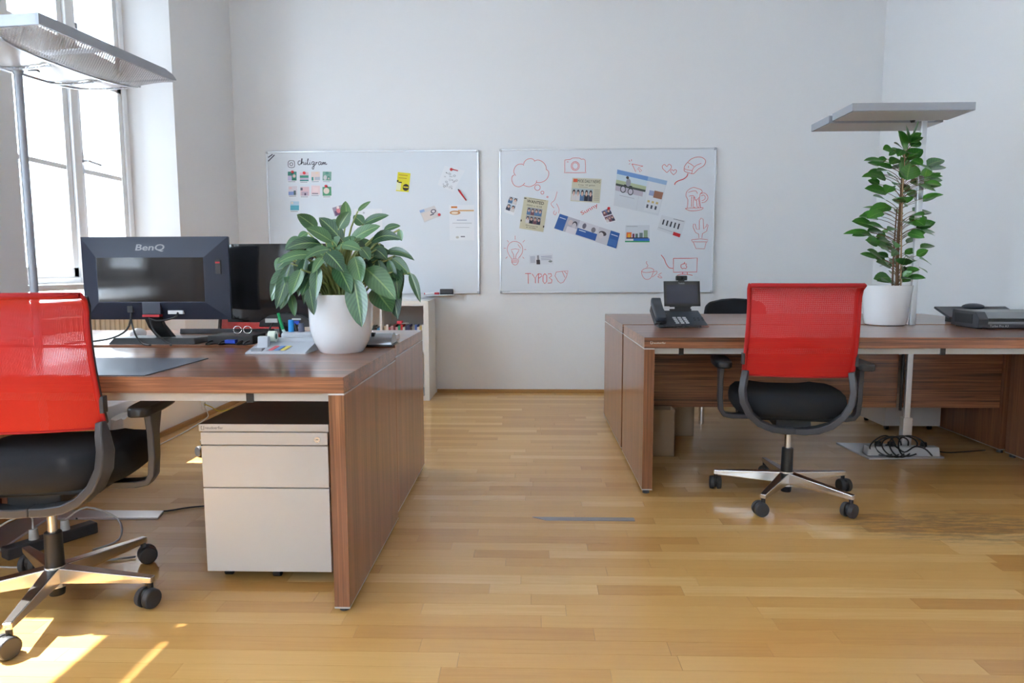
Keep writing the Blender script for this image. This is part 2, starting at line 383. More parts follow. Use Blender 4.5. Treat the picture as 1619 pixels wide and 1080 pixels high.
# ------------------------------------------------------------------ desks
def desk(label, x0, x1, y0, y1, zt, zb, modesty=None, leg=None, logo=None, rail=True):
    t = thing('desk', label, 'desk', ((x0+x1)/2, (y0+y1)/2, 0)); hx = (x1-x0)/2; hy = (y1-y0)/2
    th = .050; pz = zt-th-.005; pw = .048
    MB().box(-hx, hx, -hy, hy, zt-th, zt).build('tabletop', WOODX, t, bevel=.0012)
    for s in (-1, 1):
        a, b = (-hx, -hx+pw) if s < 0 else (hx-pw, hx)
        p = MB().box(a, b, -hy, hy, zb+.005, pz).build('side_panel', WOODZ, t, bevel=.001)
        MB().box(a-.0005, b+.0005, -hy, hy, pz, zt-th).build('edge_strip', SILVER, p)
        MB().box(a-.0005, b+.0005, -hy-.0005, hy, zb, zb+.005).build('edge_strip', SILVER, p)
        for q in (-1, 1):
            MB().cyl(((a+b)/2, q*(hy-.03), 0), ((a+b)/2, q*(hy-.03), zb), .017, .013).build('foot', BLK, t, smooth='auto')
    if rail:
        MB().box(-hx+pw, hx-pw, -hy+.035, -hy+.065, zt-th-.030, zt-th).build('support_rail', GREYM, t)
        MB().box(-hx+pw, hx-pw, hy-.09, hy-.06, zt-th-.030, zt-th).build('support_rail', GREYM, t)
        for q in ((-.6, .6) if hx < 1 else (-.93, 0.27)):
            MB().box(q*1.0-.011, q+.011, -hy+.030, -hy+.07, zt-th-.034, zt-th).build('rail_clip', BLK, t)
    if modesty:
        for (a, b) in modesty['spans']:
            MB().box(a-(x0+x1)/2, b-(x0+x1)/2, modesty['y']-(y0+y1)/2, modesty['y']+.019-(y0+y1)/2, modesty['z'], zt-th-.032).build('modesty_panel', WOODX, t)
    if leg:
        MB().cyl((leg[0]-(x0+x1)/2, leg[1]-(y0+y1)/2, 0), (leg[0]-(x0+x1)/2, leg[1]-(y0+y1)/2, zt-th), .019).build('support_leg', CHROME, t, smooth='auto')
    if logo:
        m = MB(); X = logo; z = zt-.030
        for (a, b, c, d) in ((0, .010, 0, .0015), (0, .0015, 0, .012), (.0085, .010, 0, .012), (0, .004, .0105, .012)):
            m.box(X+a, X+b, -hy-.0006, -hy, z+c, z+d)
        m.build('maker_mark', flat((225, 222, 215)), t)
        text_mesh('maker_lettering', 'neudoerfler', flat((225, 222, 215)), t, (X+.013, -hy, z+.001), (1, 0, 0), (0, 0, 1), h=.0085)
    return t
LZ = .7395; RZ = .7450
desk('brown veneer desk carrying the large potted plant, nearest the camera', -2.36, -.562, 2.002, 2.775, LZ, .014)
desk('brown veneer desk under the two black monitors, behind the plant desk', -2.373, -.575, 2.842, 3.562, LZ+.004, .018)
desk('brown veneer desk with the black telephone, behind the right red chair', .521, 2.735, 3.152, 3.870, RZ, .020, logo=-1.107+.028)
desk('brown veneer desk in front of the black chair back, behind the telephone desk', .521, 2.735, 3.917, 4.858, RZ, .020,
     modesty=dict(spans=[(.572, 2.10), (2.13, 2.684)], y=3.935, z=.262), leg=(1.165, 4.65))

# ------------------------------------------------------------------ mobile pedestal
t = thing('drawer_pedestal', 'pale grey three drawer pedestal on casters under the plant desk', 'pedestal', (-.892, 2.205, 0))
x0, x1, dp = -.214, .214, .56
MB().box(x0+.004, x1-.004, .02, dp, .045, .548).build('body', BEIGE, t)
MB().box(x0-.004, x1+.004, 0, dp+.004, .545, .549).build('top', PTOP, t)
MB().box(x0-.004, x1+.004, -.002, .02, .524, .5485).build('top_edge', BEIGE, t, bevel=.001)
for (a, b) in ((.478, .520), (.332, .474), (.037, .328)):
    d = MB().box(x0, x1, 0, .02, a, b).build('drawer', BEIGE, t, bevel=.0015)
    if a > .47:
        m = MB().cyl((x1-.035, -.003, .497), (x1-.035, .004, .497), .010, n=20); m.build('lock', CHROME, d, smooth='auto')
        MB().box(x1-.040, x1-.030, -.0036, -.0028, .4962, .4978).build('keyhole', BLK, d)
MB().box(x0+.02, x1-.02, .02, dp-.02, .032, .046).build('base_frame', PTOP, t)
for (cx, cy) in ((.01, .05), (x0+.05, .5), (x1-.05, .5), (x0+.05, .06)):
    m = MB().cyl((cx-.012, cy, .017), (cx+.012, cy, .017), .017); m.box(cx-.008, cx+.008, cy-.008, cy+.008, .017, .034); m.build('caster', BLK, t, smooth='auto')
text_mesh('maker_lettering', 'neudoerfler', DGREY, t, (x0+.018, -.002, .532), (1, 0, 0), (0, 0, 1), h=.009)
m = MB()
for (a, b, c, d) in ((0, .010, 0, .0012), (0, .0012, 0, .012), (.0088, .010, 0, .012), (0, .004, .0108, .012)): m.box(x0+.004+a, x0+.004+b, -.0028, -.002, .530+c, .530+d)
m.build('maker_mark', DGREY, t)

# ------------------------------------------------------------------ office chairs
def back_pt(u, v, dy=0):   # u -1..1 across, v 0..1 up
    z = .590+v*.412; x = u*(.224-.006*v+(.007*max(0, v-.8)/.2 if abs(u) > .85 else 0))
    y = -.155-.030*math.sin(v*PI*.9)+.035*u*u-(.045*max(0, (v-.86)/.14)**2)-.05*v
    if v > .93: z -= .010*((v-.93)/.07)**2
    return Vector((x, y+dy, z))
def make_chair(label, group, loc, rz, phase, red=True, caster_turn=None):
    t = thing('office_chair', label, 'chair', loc, rz, group); rc = random.Random(int(phase*10)+5)
    # star base
    m = MB(); m.cyl((0, 0, .060), (0, 0, .125), .040, .032, 20)
    hub = m.build('base_hub', CHROME, t, smooth='auto')
    MB().cyl((0, 0, .028), (0, 0, .062), .022, .026, 20).build('column_end', BLK, hub, smooth='auto')
    for k in range(5):
        a = math.radians(phase+72*k)-rz; c, s = math.cos(a), math.sin(a)
        def P(r, w_, z): return (c*r-s*w_, s*r+c*w_, z)
        m = MB(); m.hexa([P(.025, -.024, .072), P(.325, -.011, .077), P(.325, .011, .077), P(.025, .024, .072)], [P(.025, -.021, .122), P(.325, -.012, .098), P(.325, .012, .098), P(.025, .021, .122)])
        m.build('base_arm', CHROME, t, bevel=.003)
        ct = a+rc.uniform(-1.2, 1.2); e = Vector((math.cos(ct), math.sin(ct), 0)); f = Vector((-e.y, e.x, 0)); p = Vector(P(.315, 0, 0))-f*.012
        m = MB().cyl(p+f*.012+Vector((0, 0, .058)), p+f*.012+Vector((0, 0, .080)), .009); m.cyl(p+Vector((0, 0, .030))-e*.006, p+Vector((0, 0, .030))+e*.006, .020); m.cyl(p+Vector((0, 0, .040))-e*.013, p+Vector((0, 0, .040))+e*.013, .021)
        cs = m.build('caster', BLK, t, smooth='auto')
        for q in (-1, 1):
            MB().cyl(p+e*q*.008+Vector((0, 0, .0325)), p+e*q*.027+Vector((0, 0, .0325)), .0325, .030, 20).build('wheel', RUB, cs, smooth='auto', bevel=.003)
    MB().cyl((0, 0, .115), (0, 0, .235), .027, .025, 20).build('column_sleeve', BLK, t, smooth='auto', bevel=.003)
    MB().cyl((0, 0, .235), (0, 0, .345), .0145).build('gas_lift', CHROME, t, smooth='auto')
    m = MB().cyl((0, 0, .305), (0, 0, .365), .044, .062, 20); m.box(-.075, .075, -.09, .15, .345, .400)
    m.build('tilt_mechanism', BLK, t, smooth='auto', bevel=.004)
    m = MB().cyl((.05, .06, .372), (.20, .06, .368), .006); m.box(.19, .245, .047, .075, .361, .377); m.build('lever', DGREY, t, smooth='auto')
    # seat
    vs = []; N = 40; prof = [(.0, .392), (.80, .392), (.93, .402), (.99, .425), (1.0, .452), (.975, .484), (.90, .503), (.70, .510), (.35, .508), (.0, .505)]
    m = MB(); pts = []
    for (r, z) in prof:
        for k in range(N):
            a = 2*PI*k/N; ca, sa = math.cos(a), math.sin(a); e = .62
            x = .250*r*math.copysign(abs(ca)**e, ca); yy = .245*r*math.copysign(abs(sa)**e, sa)
            zz = z-(.045*max(0, yy-.14)/.1 if yy > .14 else 0)*(1 if z > .41 else .3)
            pts.append((x, yy+.095, zz))
    m.add(pts, [(i*N+k, i*N+(k+1) % N, (i+1)*N+(k+1) % N, (i+1)*N+k) for i in range(len(prof)-1) for k in range(N)])
    m.build('seat', FAB, t, smooth=True)
    MB().box(-.19, .19, -.10, .25, .380, .398).build('seat_pan', BLK, t, bevel=.01)
    # back
    fabm = REDM if red else FAB; nu, nv = 16, 22
    m = MB().add([back_pt(-1+2*i/nu, j/nv) for j in range(nv+1) for i in range(nu+1)], [(j*(nu+1)+i, j*(nu+1)+i+1, (j+1)*(nu+1)+i+1, (j+1)*(nu+1)+i) for j in range(nv) for i in range(nu)])
    bk = m.build('backrest', fabm, t, smooth=True)
    edge = REDT if red else FAB
    MB().tube([back_pt(-1+2*i/12, 1)+Vector((0, -.004, -.003)) for i in range(13)], .010, 8, smooth=1).build('top_roll', edge, bk, smooth=True)
    MB().tube([back_pt(-1+2*i/12, 0) for i in range(13)], .004, 6, smooth=1).build('bottom_hem', edge, bk, smooth=True)
    for s in (-1, 1):
        MB().tube([back_pt(s, j/14)+Vector((s*.003, 0, 0)) for j in range(15)], .006, 6, smooth=1, ry=.010).build('side_hem', edge, bk, smooth=True)
        MB().strap([back_pt(s*.985, .02+.93*j/14)+Vector((0, .017, 0)) for j in range(15)], (0.006, 0, 0), .013).build('side_frame', BLK, bk, smooth=False, bevel=.002)
        MB().box(s*.234-.006, s*.234+.006, -.157, -.127, .640, .690).build('side_clip', DGREY, bk, bevel=.002)
        lp = [(s*.220, -.135, .612), (s*.226, -.141, .575), (s*.232, -.143, .525), (s*.224, -.141, .470), (s*.196, -.135, .415), (s*.150, -.125, .372), (s*.095, -.113, .348), (s*.040, -.104, .340), (0, -.100, .340)]
        wv = [(.004, .008, 0), (.008, .016, 0), (.009, .021, 0), (.009, .023, 0), (.008, .025, 0), (.005, .027, .0), (.0, .029, .0), (0, .03, 0), (0, .03, 0)]
        MB().strap(lp, wv, .014).build('back_loop', DGREY, t, smooth='auto', bevel=.004)
    MB().box(-.06, .06, -.12, .0, .325, .352).build('loop_mount', BLK, t, bevel=.005)
    for s in (-1, 1):
        ar = thing('armrest', '', '', (0, 0, 0)); del ar['label']; del ar['category']; bpy.data.objects.remove(ar)
        m = MB().strap([(s*.10, .03, .375), (s*.25, .03, .372), (s*.285, .03, .378), (s*.300, .03, .400), (s*.305, .03, .46), (s*.305, .032, .54), (s*.303, .045, .612)], [(0, .024, 0)]*3+[(0, .026, 0)]*2+[(0, .030, 0), (0, .055, 0)], .011)
        p = m.build('armrest_post', DGREY, t, smooth='auto', bevel=.004)
        m = MB().prism([(s*.303+.040*math.copysign(abs(math.cos(a))**.5, math.cos(a)), .045+.138*math.copysign(abs(math.sin(a))**.6, math.sin(a)), .610) for a in [2*PI*k/28 for k in range(28)]], (0, 0, .030))
        m.build('armrest_pad', BLK, p, smooth='auto', bevel=.006)
    return t
make_chair('red mesh office chair close by the camera, cut off by the left picture edge', 'red mesh office chairs', (-1.52, 2.05, 0), math.radians(10), -3)
make_chair('red mesh office chair with its back to the camera at the telephone desk', 'red mesh office chairs', (1.186, 3.13, 0), math.radians(-8), 17)
make_chair('red mesh office chair glimpsed beneath the second monitor, behind the left desks', 'red mesh office chairs', (-1.70, 4.02, 0), math.radians(183), 20)
# black visitor chair behind the right desks: only the top of its back rises over the desk
t = thing('desk_chair', 'black padded chair whose rounded back rises behind the right desks', 'chair', (1.62, 5.27, 0), math.radians(180))
m = MB(); N = 28
for (dz, r) in ((-.030, .80), (-.028, .96), (-.012, 1), (.012, 1), (.028, .96), (.030, .80)):
    pass
prof = []
out = [(-.21, .48), (-.24, .60), (-.245, .70), (-.235, .765), (-.20, .80), (-.10, .822), (0, .828), (.10, .822), (.20, .80), (.235, .765), (.245, .70), (.24, .60), (.21, .48)]
vf = [(x, -.235-.02*math.cos(x*6), z) for x, z in out]; m.prism(vf, (0, .05, 0))
m.build('backrest', FAB, t, smooth='auto', bevel=.012)
MB().box(-.23, .23, -.2, .25, .42, .48).build('seat', FAB, t, bevel=.02)
MB().box(-.03, .03, -.27, -.24, .40, .62).build('back_support', BLK, t)
MB().cyl((0, 0, .08), (0, 0, .42), .025).build('column', BLK, t, smooth='auto')
for k in range(5):
    a = 2*PI*k/5; MB().strap([(0, 0, .09), (.30*math.cos(a), .30*math.sin(a), .07)], (-.02*math.sin(a), .02*math.cos(a), 0), .014).build('base_arm', BLK, t)
    c = (.29*math.cos(a), .29*math.sin(a)); MB().cyl((c[0]-.02, c[1], .028), (c[0]+.02, c[1], .028), .028).build('caster', BLK, t, smooth='auto')

# ------------------------------------------------------------------ floor lamps
t = thing('floor_lamp', 'silver office floor lamp with perforated wing head in front of the window', 'lamp', (-2.085, 2.810, 0))
e1 = Vector((.129, .992, 0)); e2 = Vector((.992, -.129, 0)); NR = Vector((.345, -.35, 0)); LL = .757; WW = .62
MB().prism([(.49, -.035, 0), (.47, .05, 0), (-.10, .05, 0), (-.10, -.36, 0), (.075, -.385, 0), (.02, -.05, 0)], (0, 0, .010)).build('base_plate', ALU, t, bevel=.002)
m = MB().tube([(0, 0, .01), (0, 0, 1.86)], .0155, 16, smooth=1); m.cyl((0, 0, 1.85), (0, 0, 1.905), .0155, .034); m.build('pole', LAMPG, t, smooth='auto')
def hp(s, q, z): p = NR-e2*(WW*(1-s)/2)+e1*(LL*q); return Vector((p.x, p.y, z))   # s -1..1 across, q 0..1 along
ns, nq = 24, 20
def hz(s, q): return 1.924-.062*(1-s*s)*min(1, (math.sin(PI*min(max(q, 0), 1)))**.45+.25*(q < .5)*(1-q*2))
for (s0, s1, nm, mt) in ((-1, -.42, 'perforated_wing', PERF), (.42, 1, 'perforated_wing', PERF)):
    m = MB(); k = 8; m.add([hp(s0+(s1-s0)*i/k, j/nq, hz(s0+(s1-s0)*i/k, j/nq)) for j in range(nq+1) for i in range(k+1)], [(j*(k+1)+i, j*(k+1)+i+1, (j+1)*(k+1)+i+1, (j+1)*(k+1)+i) for j in range(nq) for i in range(k)])
    m.build(nm, mt, t, smooth=True)
for (q0, q1) in ((.03, .34), (.36, .66), (.68, .97)):
    m = MB(); k = 8; m.add([hp(-.40+.8*i/k, q0+(q1-q0)*j/8, hz(-.40+.8*i/k, q0+(q1-q0)*j/8)+.004) for j in range(9) for i in range(k+1)], [(j*(k+1)+i, j*(k+1)+i+1, (j+1)*(k+1)+i+1, (j+1)*(k+1)+i) for j in range(8) for i in range(k)])
    m.build('diffuser', ACRYL, t, smooth=True)
for q in (.02, .35, .67, .98):
    m = MB(); m.strap([hp(-.45+.9*i/8, q, hz(-.45+.9*i/8, q)-.002) for i in range(9)], e1*.008, .003); m.build('divider_fin', PERF if q > .1 else ALU, t)
for s in (-.42, .42):
    MB().strap([hp(s, j/nq, hz(s, j/nq)) for j in range(nq+1)], e2*.006, .004).build('inner_rail', ALU, t)
for s in (-1, 1):
    b = [hp(s, 0, 1.924), hp(s, .90, 1.924), hp(s, .97, 1.926), hp(s, 1.0, 1.930), hp(s, 1.0, 1.934), hp(s, .97, 1.950), hp(s, .90, 1.962), hp(s, 0, 1.963)]
    MB().prism([p+e2*(.004*s) for p in b], -e2*(.012*s)).build('fascia', LAMPG, t)
MB().prism([hp(-1, 0, 1.924), hp(1, 0, 1.924), hp(1, 0, 1.963), hp(-1, 0, 1.963)], e1*.012).build('fascia', LAMPG, t)
MB().prism([hp(-1, 1, 1.930), hp(1, 1, 1.930), hp(1, 1, 1.936), hp(-1, 1, 1.936)], -e1*.012).build('fascia', LAMPG, t)
m = MB(); m.strap([hp(-.98, .5, 1.955), hp(.98, .5, 1.955)], e1*.02, .004); m.strap([hp(0, .0, 1.93), hp(0, .97, 1.93)], e2*.02, .006); m.build('cross_bar', ALU, t)
MB().box(-.03, .035, -.03, .03, 1.885, 1.935).build('head_joint', ALU, t, bevel=.008)
MB().box(.05, .085, -.012, .012, 1.862, 1.875).build('light_sensor', BLK, t)

t = thing('floor_lamp', 'grey floor lamp with flat twin panel head rising behind the ficus', 'lamp', (2.139, 3.893, 0))
MB().prism([(-.26, -.125, 0), (.172, -.093, 0), (.172, -.02, 0), (.02, .02, 0), (.02, .2, 0), (-.29, .22, 0)], (0, 0, .010)).build('base_plate', ALU, t, bevel=.002)
MB().box(-.026, .026, -.021, .021, .01, .215).build('column_socket', ALU, t, bevel=.003)
MB().box(-.016, .016, -.011, .011, .2, 1.865).build('pole', ALU, t, bevel=.004)
MB().tube([(-.028, .018, .25), (-.026, .018, .45), (-.028, .018, .68)], .008, 6).build('cable', BLK, t, smooth=True)  # dark upright line beside the pole, built as a thin tube
for (ya, yb, nm) in ((-.262, -.026, 0), (-.006, .230, 1)):
    h = MB().box(-.505-.01*nm, .112-.01*nm, ya, yb, 1.858-.006*nm, 1.898-.006*nm).build('head_panel', LAMPG, t, bevel=.002)
    MB().box(-.495-.01*nm, .102-.01*nm, ya+.01, yb-.01, 1.8565-.006*nm, 1.8585-.006*nm).build('diffuser', mat('grey diffuser', (.60, .58, .57), .5), h)
MB().box(-.05, .05, -.03, .0, 1.858, 1.89).build('head_joint', ALU, t)
MB().cyl((-.075, -.03, 1.846), (-.075, -.03, 1.858), .010, .014).build('light_sensor', BLK, t, smooth='auto')

# ------------------------------------------------------------------ radiator, outlet, cables and bag by the left wall
t = thing('radiator', 'cream ribbed radiator under the window behind the left desks', 'radiator', (-2.60, 4.11, 0))
CREAM = mat('cream enamel', (.72, .62, .45), .4)
for k in range(22):
    yy = -.50+k*.0476; MB().box(-.045, .045, yy-.019, yy+.019, .14, .80).build('rib', CREAM, t, bevel=.012)
m = MB().cyl((0, -.52, .19), (0, .52, .19), .018); m.cyl((0, -.52, .75), (0, .52, .75), .018); m.cyl((0, .50, .0), (0, .50, .19), .012); m.cyl((0, -.50, .0), (0, -.50, .19), .012); m.build('header_pipes', CREAM, t, smooth='auto')
t = thing('wall_outlet', 'white outlet with a yellow cable on the left wall duct', 'outlet', (XL+.135, 4.80, .095))
MB().box(0, .008, -.035, .035, -.035, .035).build('cover_plate', WINW, t, bevel=.003)
MB().cyl((.008, 0, 0), (.009, 0, 0), .016).build('socket', mat('outlet grey', (.4, .4, .38), .5), t)
MB().tube([(.008, 0, 0), (.04, .02, -.02), (.06, .12, -.075), (.08, .3, -.088), (.12, .5, -.088)], .004).build('network_cable', mat('yellow cable', (.65, .48, .03), .5), t, smooth=True)
MB().tube([(.008, -.01, -.01), (.03, -.01, -.06), (.05, -.08, -.088), (.10, -.5, -.089), (.12, -.95, -.089), (.18, -1.5, -.089)], .004).build('power_cable', mat('white cable', (.7, .7, .68), .5), t, smooth=True)
o = MB()
rb = random.Random(4); nb = 14; ring = []
for j in range(7):
    for k in range(nb*2):
        a = 2*PI*k/(nb*2); q = j/6; ex = .45; R = 1-.12*q*q+rb.uniform(-.05, .05)
        o.v.append((.055*R*math.copysign(abs(math.cos(a))**ex, math.cos(a)), .17*R*math.copysign(abs(math.sin(a))**ex, math.sin(a)), .24*q+rb.uniform(-.012, .012)*(j > 0)))
NB = nb*2; o.f = [(j*NB+k, j*NB+(k+1) % NB, (j+1)*NB+(k+1) % NB, (j+1)*NB+k) for j in range(6) for k in range(NB)]+[tuple(range(6*NB, 7*NB)), tuple(range(NB-1, -1, -1))]; o.m = [0]*len(o.f)
bagm = mat('milky plastic film', (.78, .74, .69), .25); NT(bagm).b.inputs['Transmission Weight'].default_value = .3
tag(o.build('plastic_bag', bagm, None, smooth='auto', loc=(-2.285, 3.78, .004)), 'crumpled milky plastic bag on the floor under the left desks', 'bag')
t = thing('power_strip', 'dark power strip with white cables on the floor behind the left chair', 'power strip', (-1.86, 2.50, 0), math.radians(60))
MB().box(-.16, .16, -.028, .028, 0, .045).build('body', DGREY, t, bevel=.006)
WC = mat('light grey cable', (.55, .55, .53), .5)
MB().cyl((.05, 0, .045), (.05, 0, .085), .017, .014).build('plug', WC, t, smooth='auto')
MB().cyl((-.06, 0, .045), (-.06, 0, .085), .017, .014).build('plug', WC, t, smooth='auto')
MB().tube([(.05, 0, .083), (.12, -.03, .12), (.20, -.10, .06), (.16, -.18, .006), (.05, -.2, .006)], .004).build('cable', WC, t, smooth=True)
MB().tube([(-.06, 0, .083), (-.05, .06, .13), (-.16, .12, .07), (-.22, .0, .006), (-.1, -.22, .006), (.1, -.4, .006)], .004).build('cable', WC, t, smooth=True)
tag(MB().tube([onz(120, 820, .006), onz(200, 812, .006), onz(262, 808, .006), onz(326, 800, .006), (-1.02, 2.98, .006)], .004, 6).build('floor_cable', BLK, None, smooth=True), 'thin black cable lying on the floor beside the drawer pedestal', 'cable')
t = thing('power_adapter', 'flat black power adapter hanging below the plant desk', 'adapter', (-1.42, 2.60, LZ-.05-.0485))
MB().box(-.085, .085, -.03, .03, .02, .048).build('body', BLK, t, bevel=.004)
MB().tube([(-.085, 0, .03), (-.16, .0, .02), (-.20, 0, -.03), (-.215, 0, .03)], .003).build('cable', BLK, t, smooth=True)
tag(MB().prism([(.062, 2.800, 0), (.437, 2.800, 0), (.437, 2.838, 0), (.004, 2.838, 0)], (0, 0, .0022)).build('floor_strip', mat('grey metal strip', (.34, .33, .34), .4, .5)), 'narrow grey metal strip lying on the open parquet', 'floor strip')

# ------------------------------------------------------------------ monitors and things on the left desks
ZB = LZ+.004
t = thing('monitor', 'large blue-black monitor seen from behind with silver lettering', 'monitor', (-1.630, 2.93, ZB))
hx = .3225; za, zb_ = .1025, .460
m = MB().box(-hx, hx, 0, .018, za, zb_); m.build('screen_shell', NAVYP, t, bevel=.003)
ix = .235; i0, i1 = .178, .372
m = MB(); O = [(-hx, 0, za), (hx, 0, za), (hx, 0, zb_), (-hx, 0, zb_)]; I = [(-ix, -.042, i0), (ix, -.042, i0), (ix, -.042, i1), (-ix, -.042, i1)]
m.add(O+I, [(0, 1, 5, 4), (1, 2, 6, 5), (2, 3, 7, 6), (3, 0, 4, 7), (4, 5, 6, 7)]); m.build('back_cover', NAVYP, t)
MB().box(-ix+.004, ix-.004, -.0435, -.041, i0+.004, i1-.002).build('gloss_panel', BLKG, t)
# the sloping top face carries the lettering
n_ = Vector((0, -(zb_-i1), .042)).normalized(); ey = Vector((0, .042, zb_-i1)).normalized()
pz = lambda z: Vector((0, -.042+.042*(z-i1)/(zb_-i1), z))
text_mesh('maker_lettering', 'BenQ', mat('silver print', (.22, .22, .23), .3, .6), t, pz(.395)+Vector((-.068, -.0006, 0)), (1, 0, 0), ey, w=.125, h=.036, bold=.02)
mm = MB().box(.272, .296, -.0235, -.0150, .300, .360); mm.build('side_slot', BLK, t); MB().box(.274, .294, -.0245, -.016, .345, .352).build('red_accent', mat('red plastic', (.45, .01, .02), .4), t)
MB().box(-.045, .035, -.043, -.010, .128, .180).build('stand_mount', NAVYP, t, bevel=.002)
MB().box(.06, .125, -.030, -.008, .128, .143).build('port_label', PAPER, t)
nk = MB().strap([(-.012, -.030, .135), (-.004, -.005, .075), (.012, .05, .012)], (.034, 0, 0), .012); nk.build('stand_neck', BLK, t, bevel=.002)
MB().box(-.046, .028, -.042, -.014, .116, .126).build('neck_ring', mat('red plastic', (.45, .01, .02), .4), t)
m = MB(); m.hexa([(-.19, -.065, 0), (.19, -.065, 0), (.20, .17, 0), (-.20, .17, 0)], [(-.175, -.045, .026), (.175, -.045, .026), (.19, .16, .018), (-.19, .16, .018)]); m.build('stand_base', BLK, t, bevel=.003)
for pts in ([(-.105, -.02, .14), (-.10, -.035, .10), (-.07, -.06, .04), (-.02, -.10, .007), (.05, -.16, .007)], [(-.105, -.02, .13), (-.12, -.04, .06), (-.2, -.06, .02), (-.36, -.09, .007)], [(.10, -.02, .14), (.10, -.05, .115), (.03, -.055, .10), (-.01, -.06, .112)], [(-.01, -.05, .11), (.01, -.06, .06), (.07, -.09, .02), (.12, -.13, .007), (.14, -.17, .007)]):
    MB().tube([Vector(p) for p in pts], .004, 6).build('cable', BLK, t, smooth=True)
MB().box(-.115, -.092, -.034, -.006, .135, .165).build('plug', BLK, t)

t = thing('monitor', 'glossy black monitor partly hidden behind the leafy plant', 'monitor', (-1.115, 3.10, ZB))
m = MB(); nx, nz2 = 14, 10
m.add([(-.285+.57*i/nx, -.018*math.sin(PI*i/nx)**.5-.012*math.sin(PI*j/nz2), .078+.356*j/nz2) for j in range(nz2+1) for i in range(nx+1)], [(j*(nx+1)+i, j*(nx+1)+i+1, (j+1)*(nx+1)+i+1, (j+1)*(nx+1)+i) for j in range(nz2) for i in range(nx)])
m.build('back_shell', BLKG, t, smooth=True)
MB().box(-.285, .285, .0, .02, .078, .434).build('screen_shell', BLK, t, bevel=.002)
m = MB(); m.prism([(-.12, -.055, .06), (.12, -.055, .06), (.115, -.055, .085), (.07, -.055, .112), (0, -.055, .122), (-.07, -.055, .112), (-.115, -.055, .085)], (0, .05, 0)); m.build('port_hump', BLK, t, bevel=.004)
MB().box(-.085, -.03, -.066, -.054, .080, .098).build('plug', mat('pale plug', (.55, .55, .53), .5), t); MB().box(.03, .07, -.068, -.054, .072, .088).build('plug', mat('blue plug', (.02, .08, .55), .4), t)
MB().box(.035, .075, -.060, -.054, .092, .099).build('port', mat('pale plug', (.55, .55, .53), .5), t)
MB().strap([(0, -.02, .09), (0, .0, .012)], (.04, 0, 0), .012).build('stand_neck', BLK, t)
MB().prism([(.13*math.cos(a), .03+.09*math.sin(a), 0) for a in [2*PI*k/28 for k in range(28)]], (0, 0, .012)).build('stand_base', BLKG, t, smooth='auto')
for q in (-.05, .05, .0): MB().tube([(q, -.062, .08), (q*1.3, -.085, .04), (q*1.5+.02, -.09, .008), (q*2, -.02, .016)], .004).build('cable', BLK, t, smooth=True)

t = thing('docking_station', 'flat black docking box with a blue plug beside the desk organizer', 'docking station', (-1.29, 2.90, ZB))
MB().box(-.095, .10, -.035, .11, 0, .038).build('body', BLK, t, bevel=.003)
MB().box(-.01, .035, -.062, -.035, .006, .022).build('plug', mat('blue plug', (.02, .08, .55), .4), t, bevel=.002)
for q in (-.075, -.02, .055, .085): MB().tube([(q, -.035, .015), (q, -.06, .014), (q-.01, -.075, .004), (q+.01, -.05, .004)], .0035).build('cable', BLK, t, smooth=True)
t = thing('eyeglasses', 'folded metal eyeglasses resting on the docking box', 'glasses', (-1.26, 2.93, ZB+.0385))
for q in (-.022, .022):
    m = MB().tube([(q+.018*math.cos(a), 0, .018+.016*math.sin(a)) for a in [2*PI*k/16 for k in range(17)]], .0016, 6, smooth=1); m.build('lens_rim', CHROME, t, smooth=True)
MB().tube([(-.042, 0, .02), (-.042, .05, .006), (-.03, .09, .002)], .0016).build('temple', BLK, t); MB().tube([(.042, 0, .02), (.042, .05, .006), (.03, .09, .002)], .0016).build('temple', BLK, t)
t = thing('keyboard', 'long dark keyboard behind the monitors on the far left desk', 'keyboard', (-1.52, 3.42, ZB))
MB().hexa([(-.24, -.07, 0), (.24, -.07, 0), (.24, .07, 0), (-.24, .07, 0)], [(-.238, -.068, .026), (.238, -.068, .026), (.238, .068, .012), (-.238, .068, .012)]).build('body', DGREY, t, bevel=.003)
t = thing('computer_mouse', 'white round computer mouse behind the large monitor base', 'mouse', (-1.90, 3.23, ZB))
m = MB().sphere((0, 0, .012), .03, 1.0, 1.6, .9, 16, 10); m.build('body', mat('white plastic', (.75, .75, .76), .3), t, smooth=True)
tag(box('desk_pad', (-1.60, -1.172, 2.012, 2.424, LZ, LZ+.003), mat('blue grey desk pad', (.075, .085, .11), .38), bevel=.001), 'flat blue-grey desk pad at the left red chair', 'desk pad')
t = thing('notebook', 'reddish brown notebook lying behind the white pot', 'notebook', (-.950, 2.945, ZB), .5)
MB().box(-.045, .045, -.065, .065, 0, .004).build('cover', mat('brown leather', (.28, .07, .03), .5), t)
MB().box(-.043, .044, -.063, .063, .004, .016).build('pages', PAPER, t); MB().box(-.045, .045, -.065, .065, .016, .020).build('cover', mat('brown leather', (.28, .07, .03), .5), t)

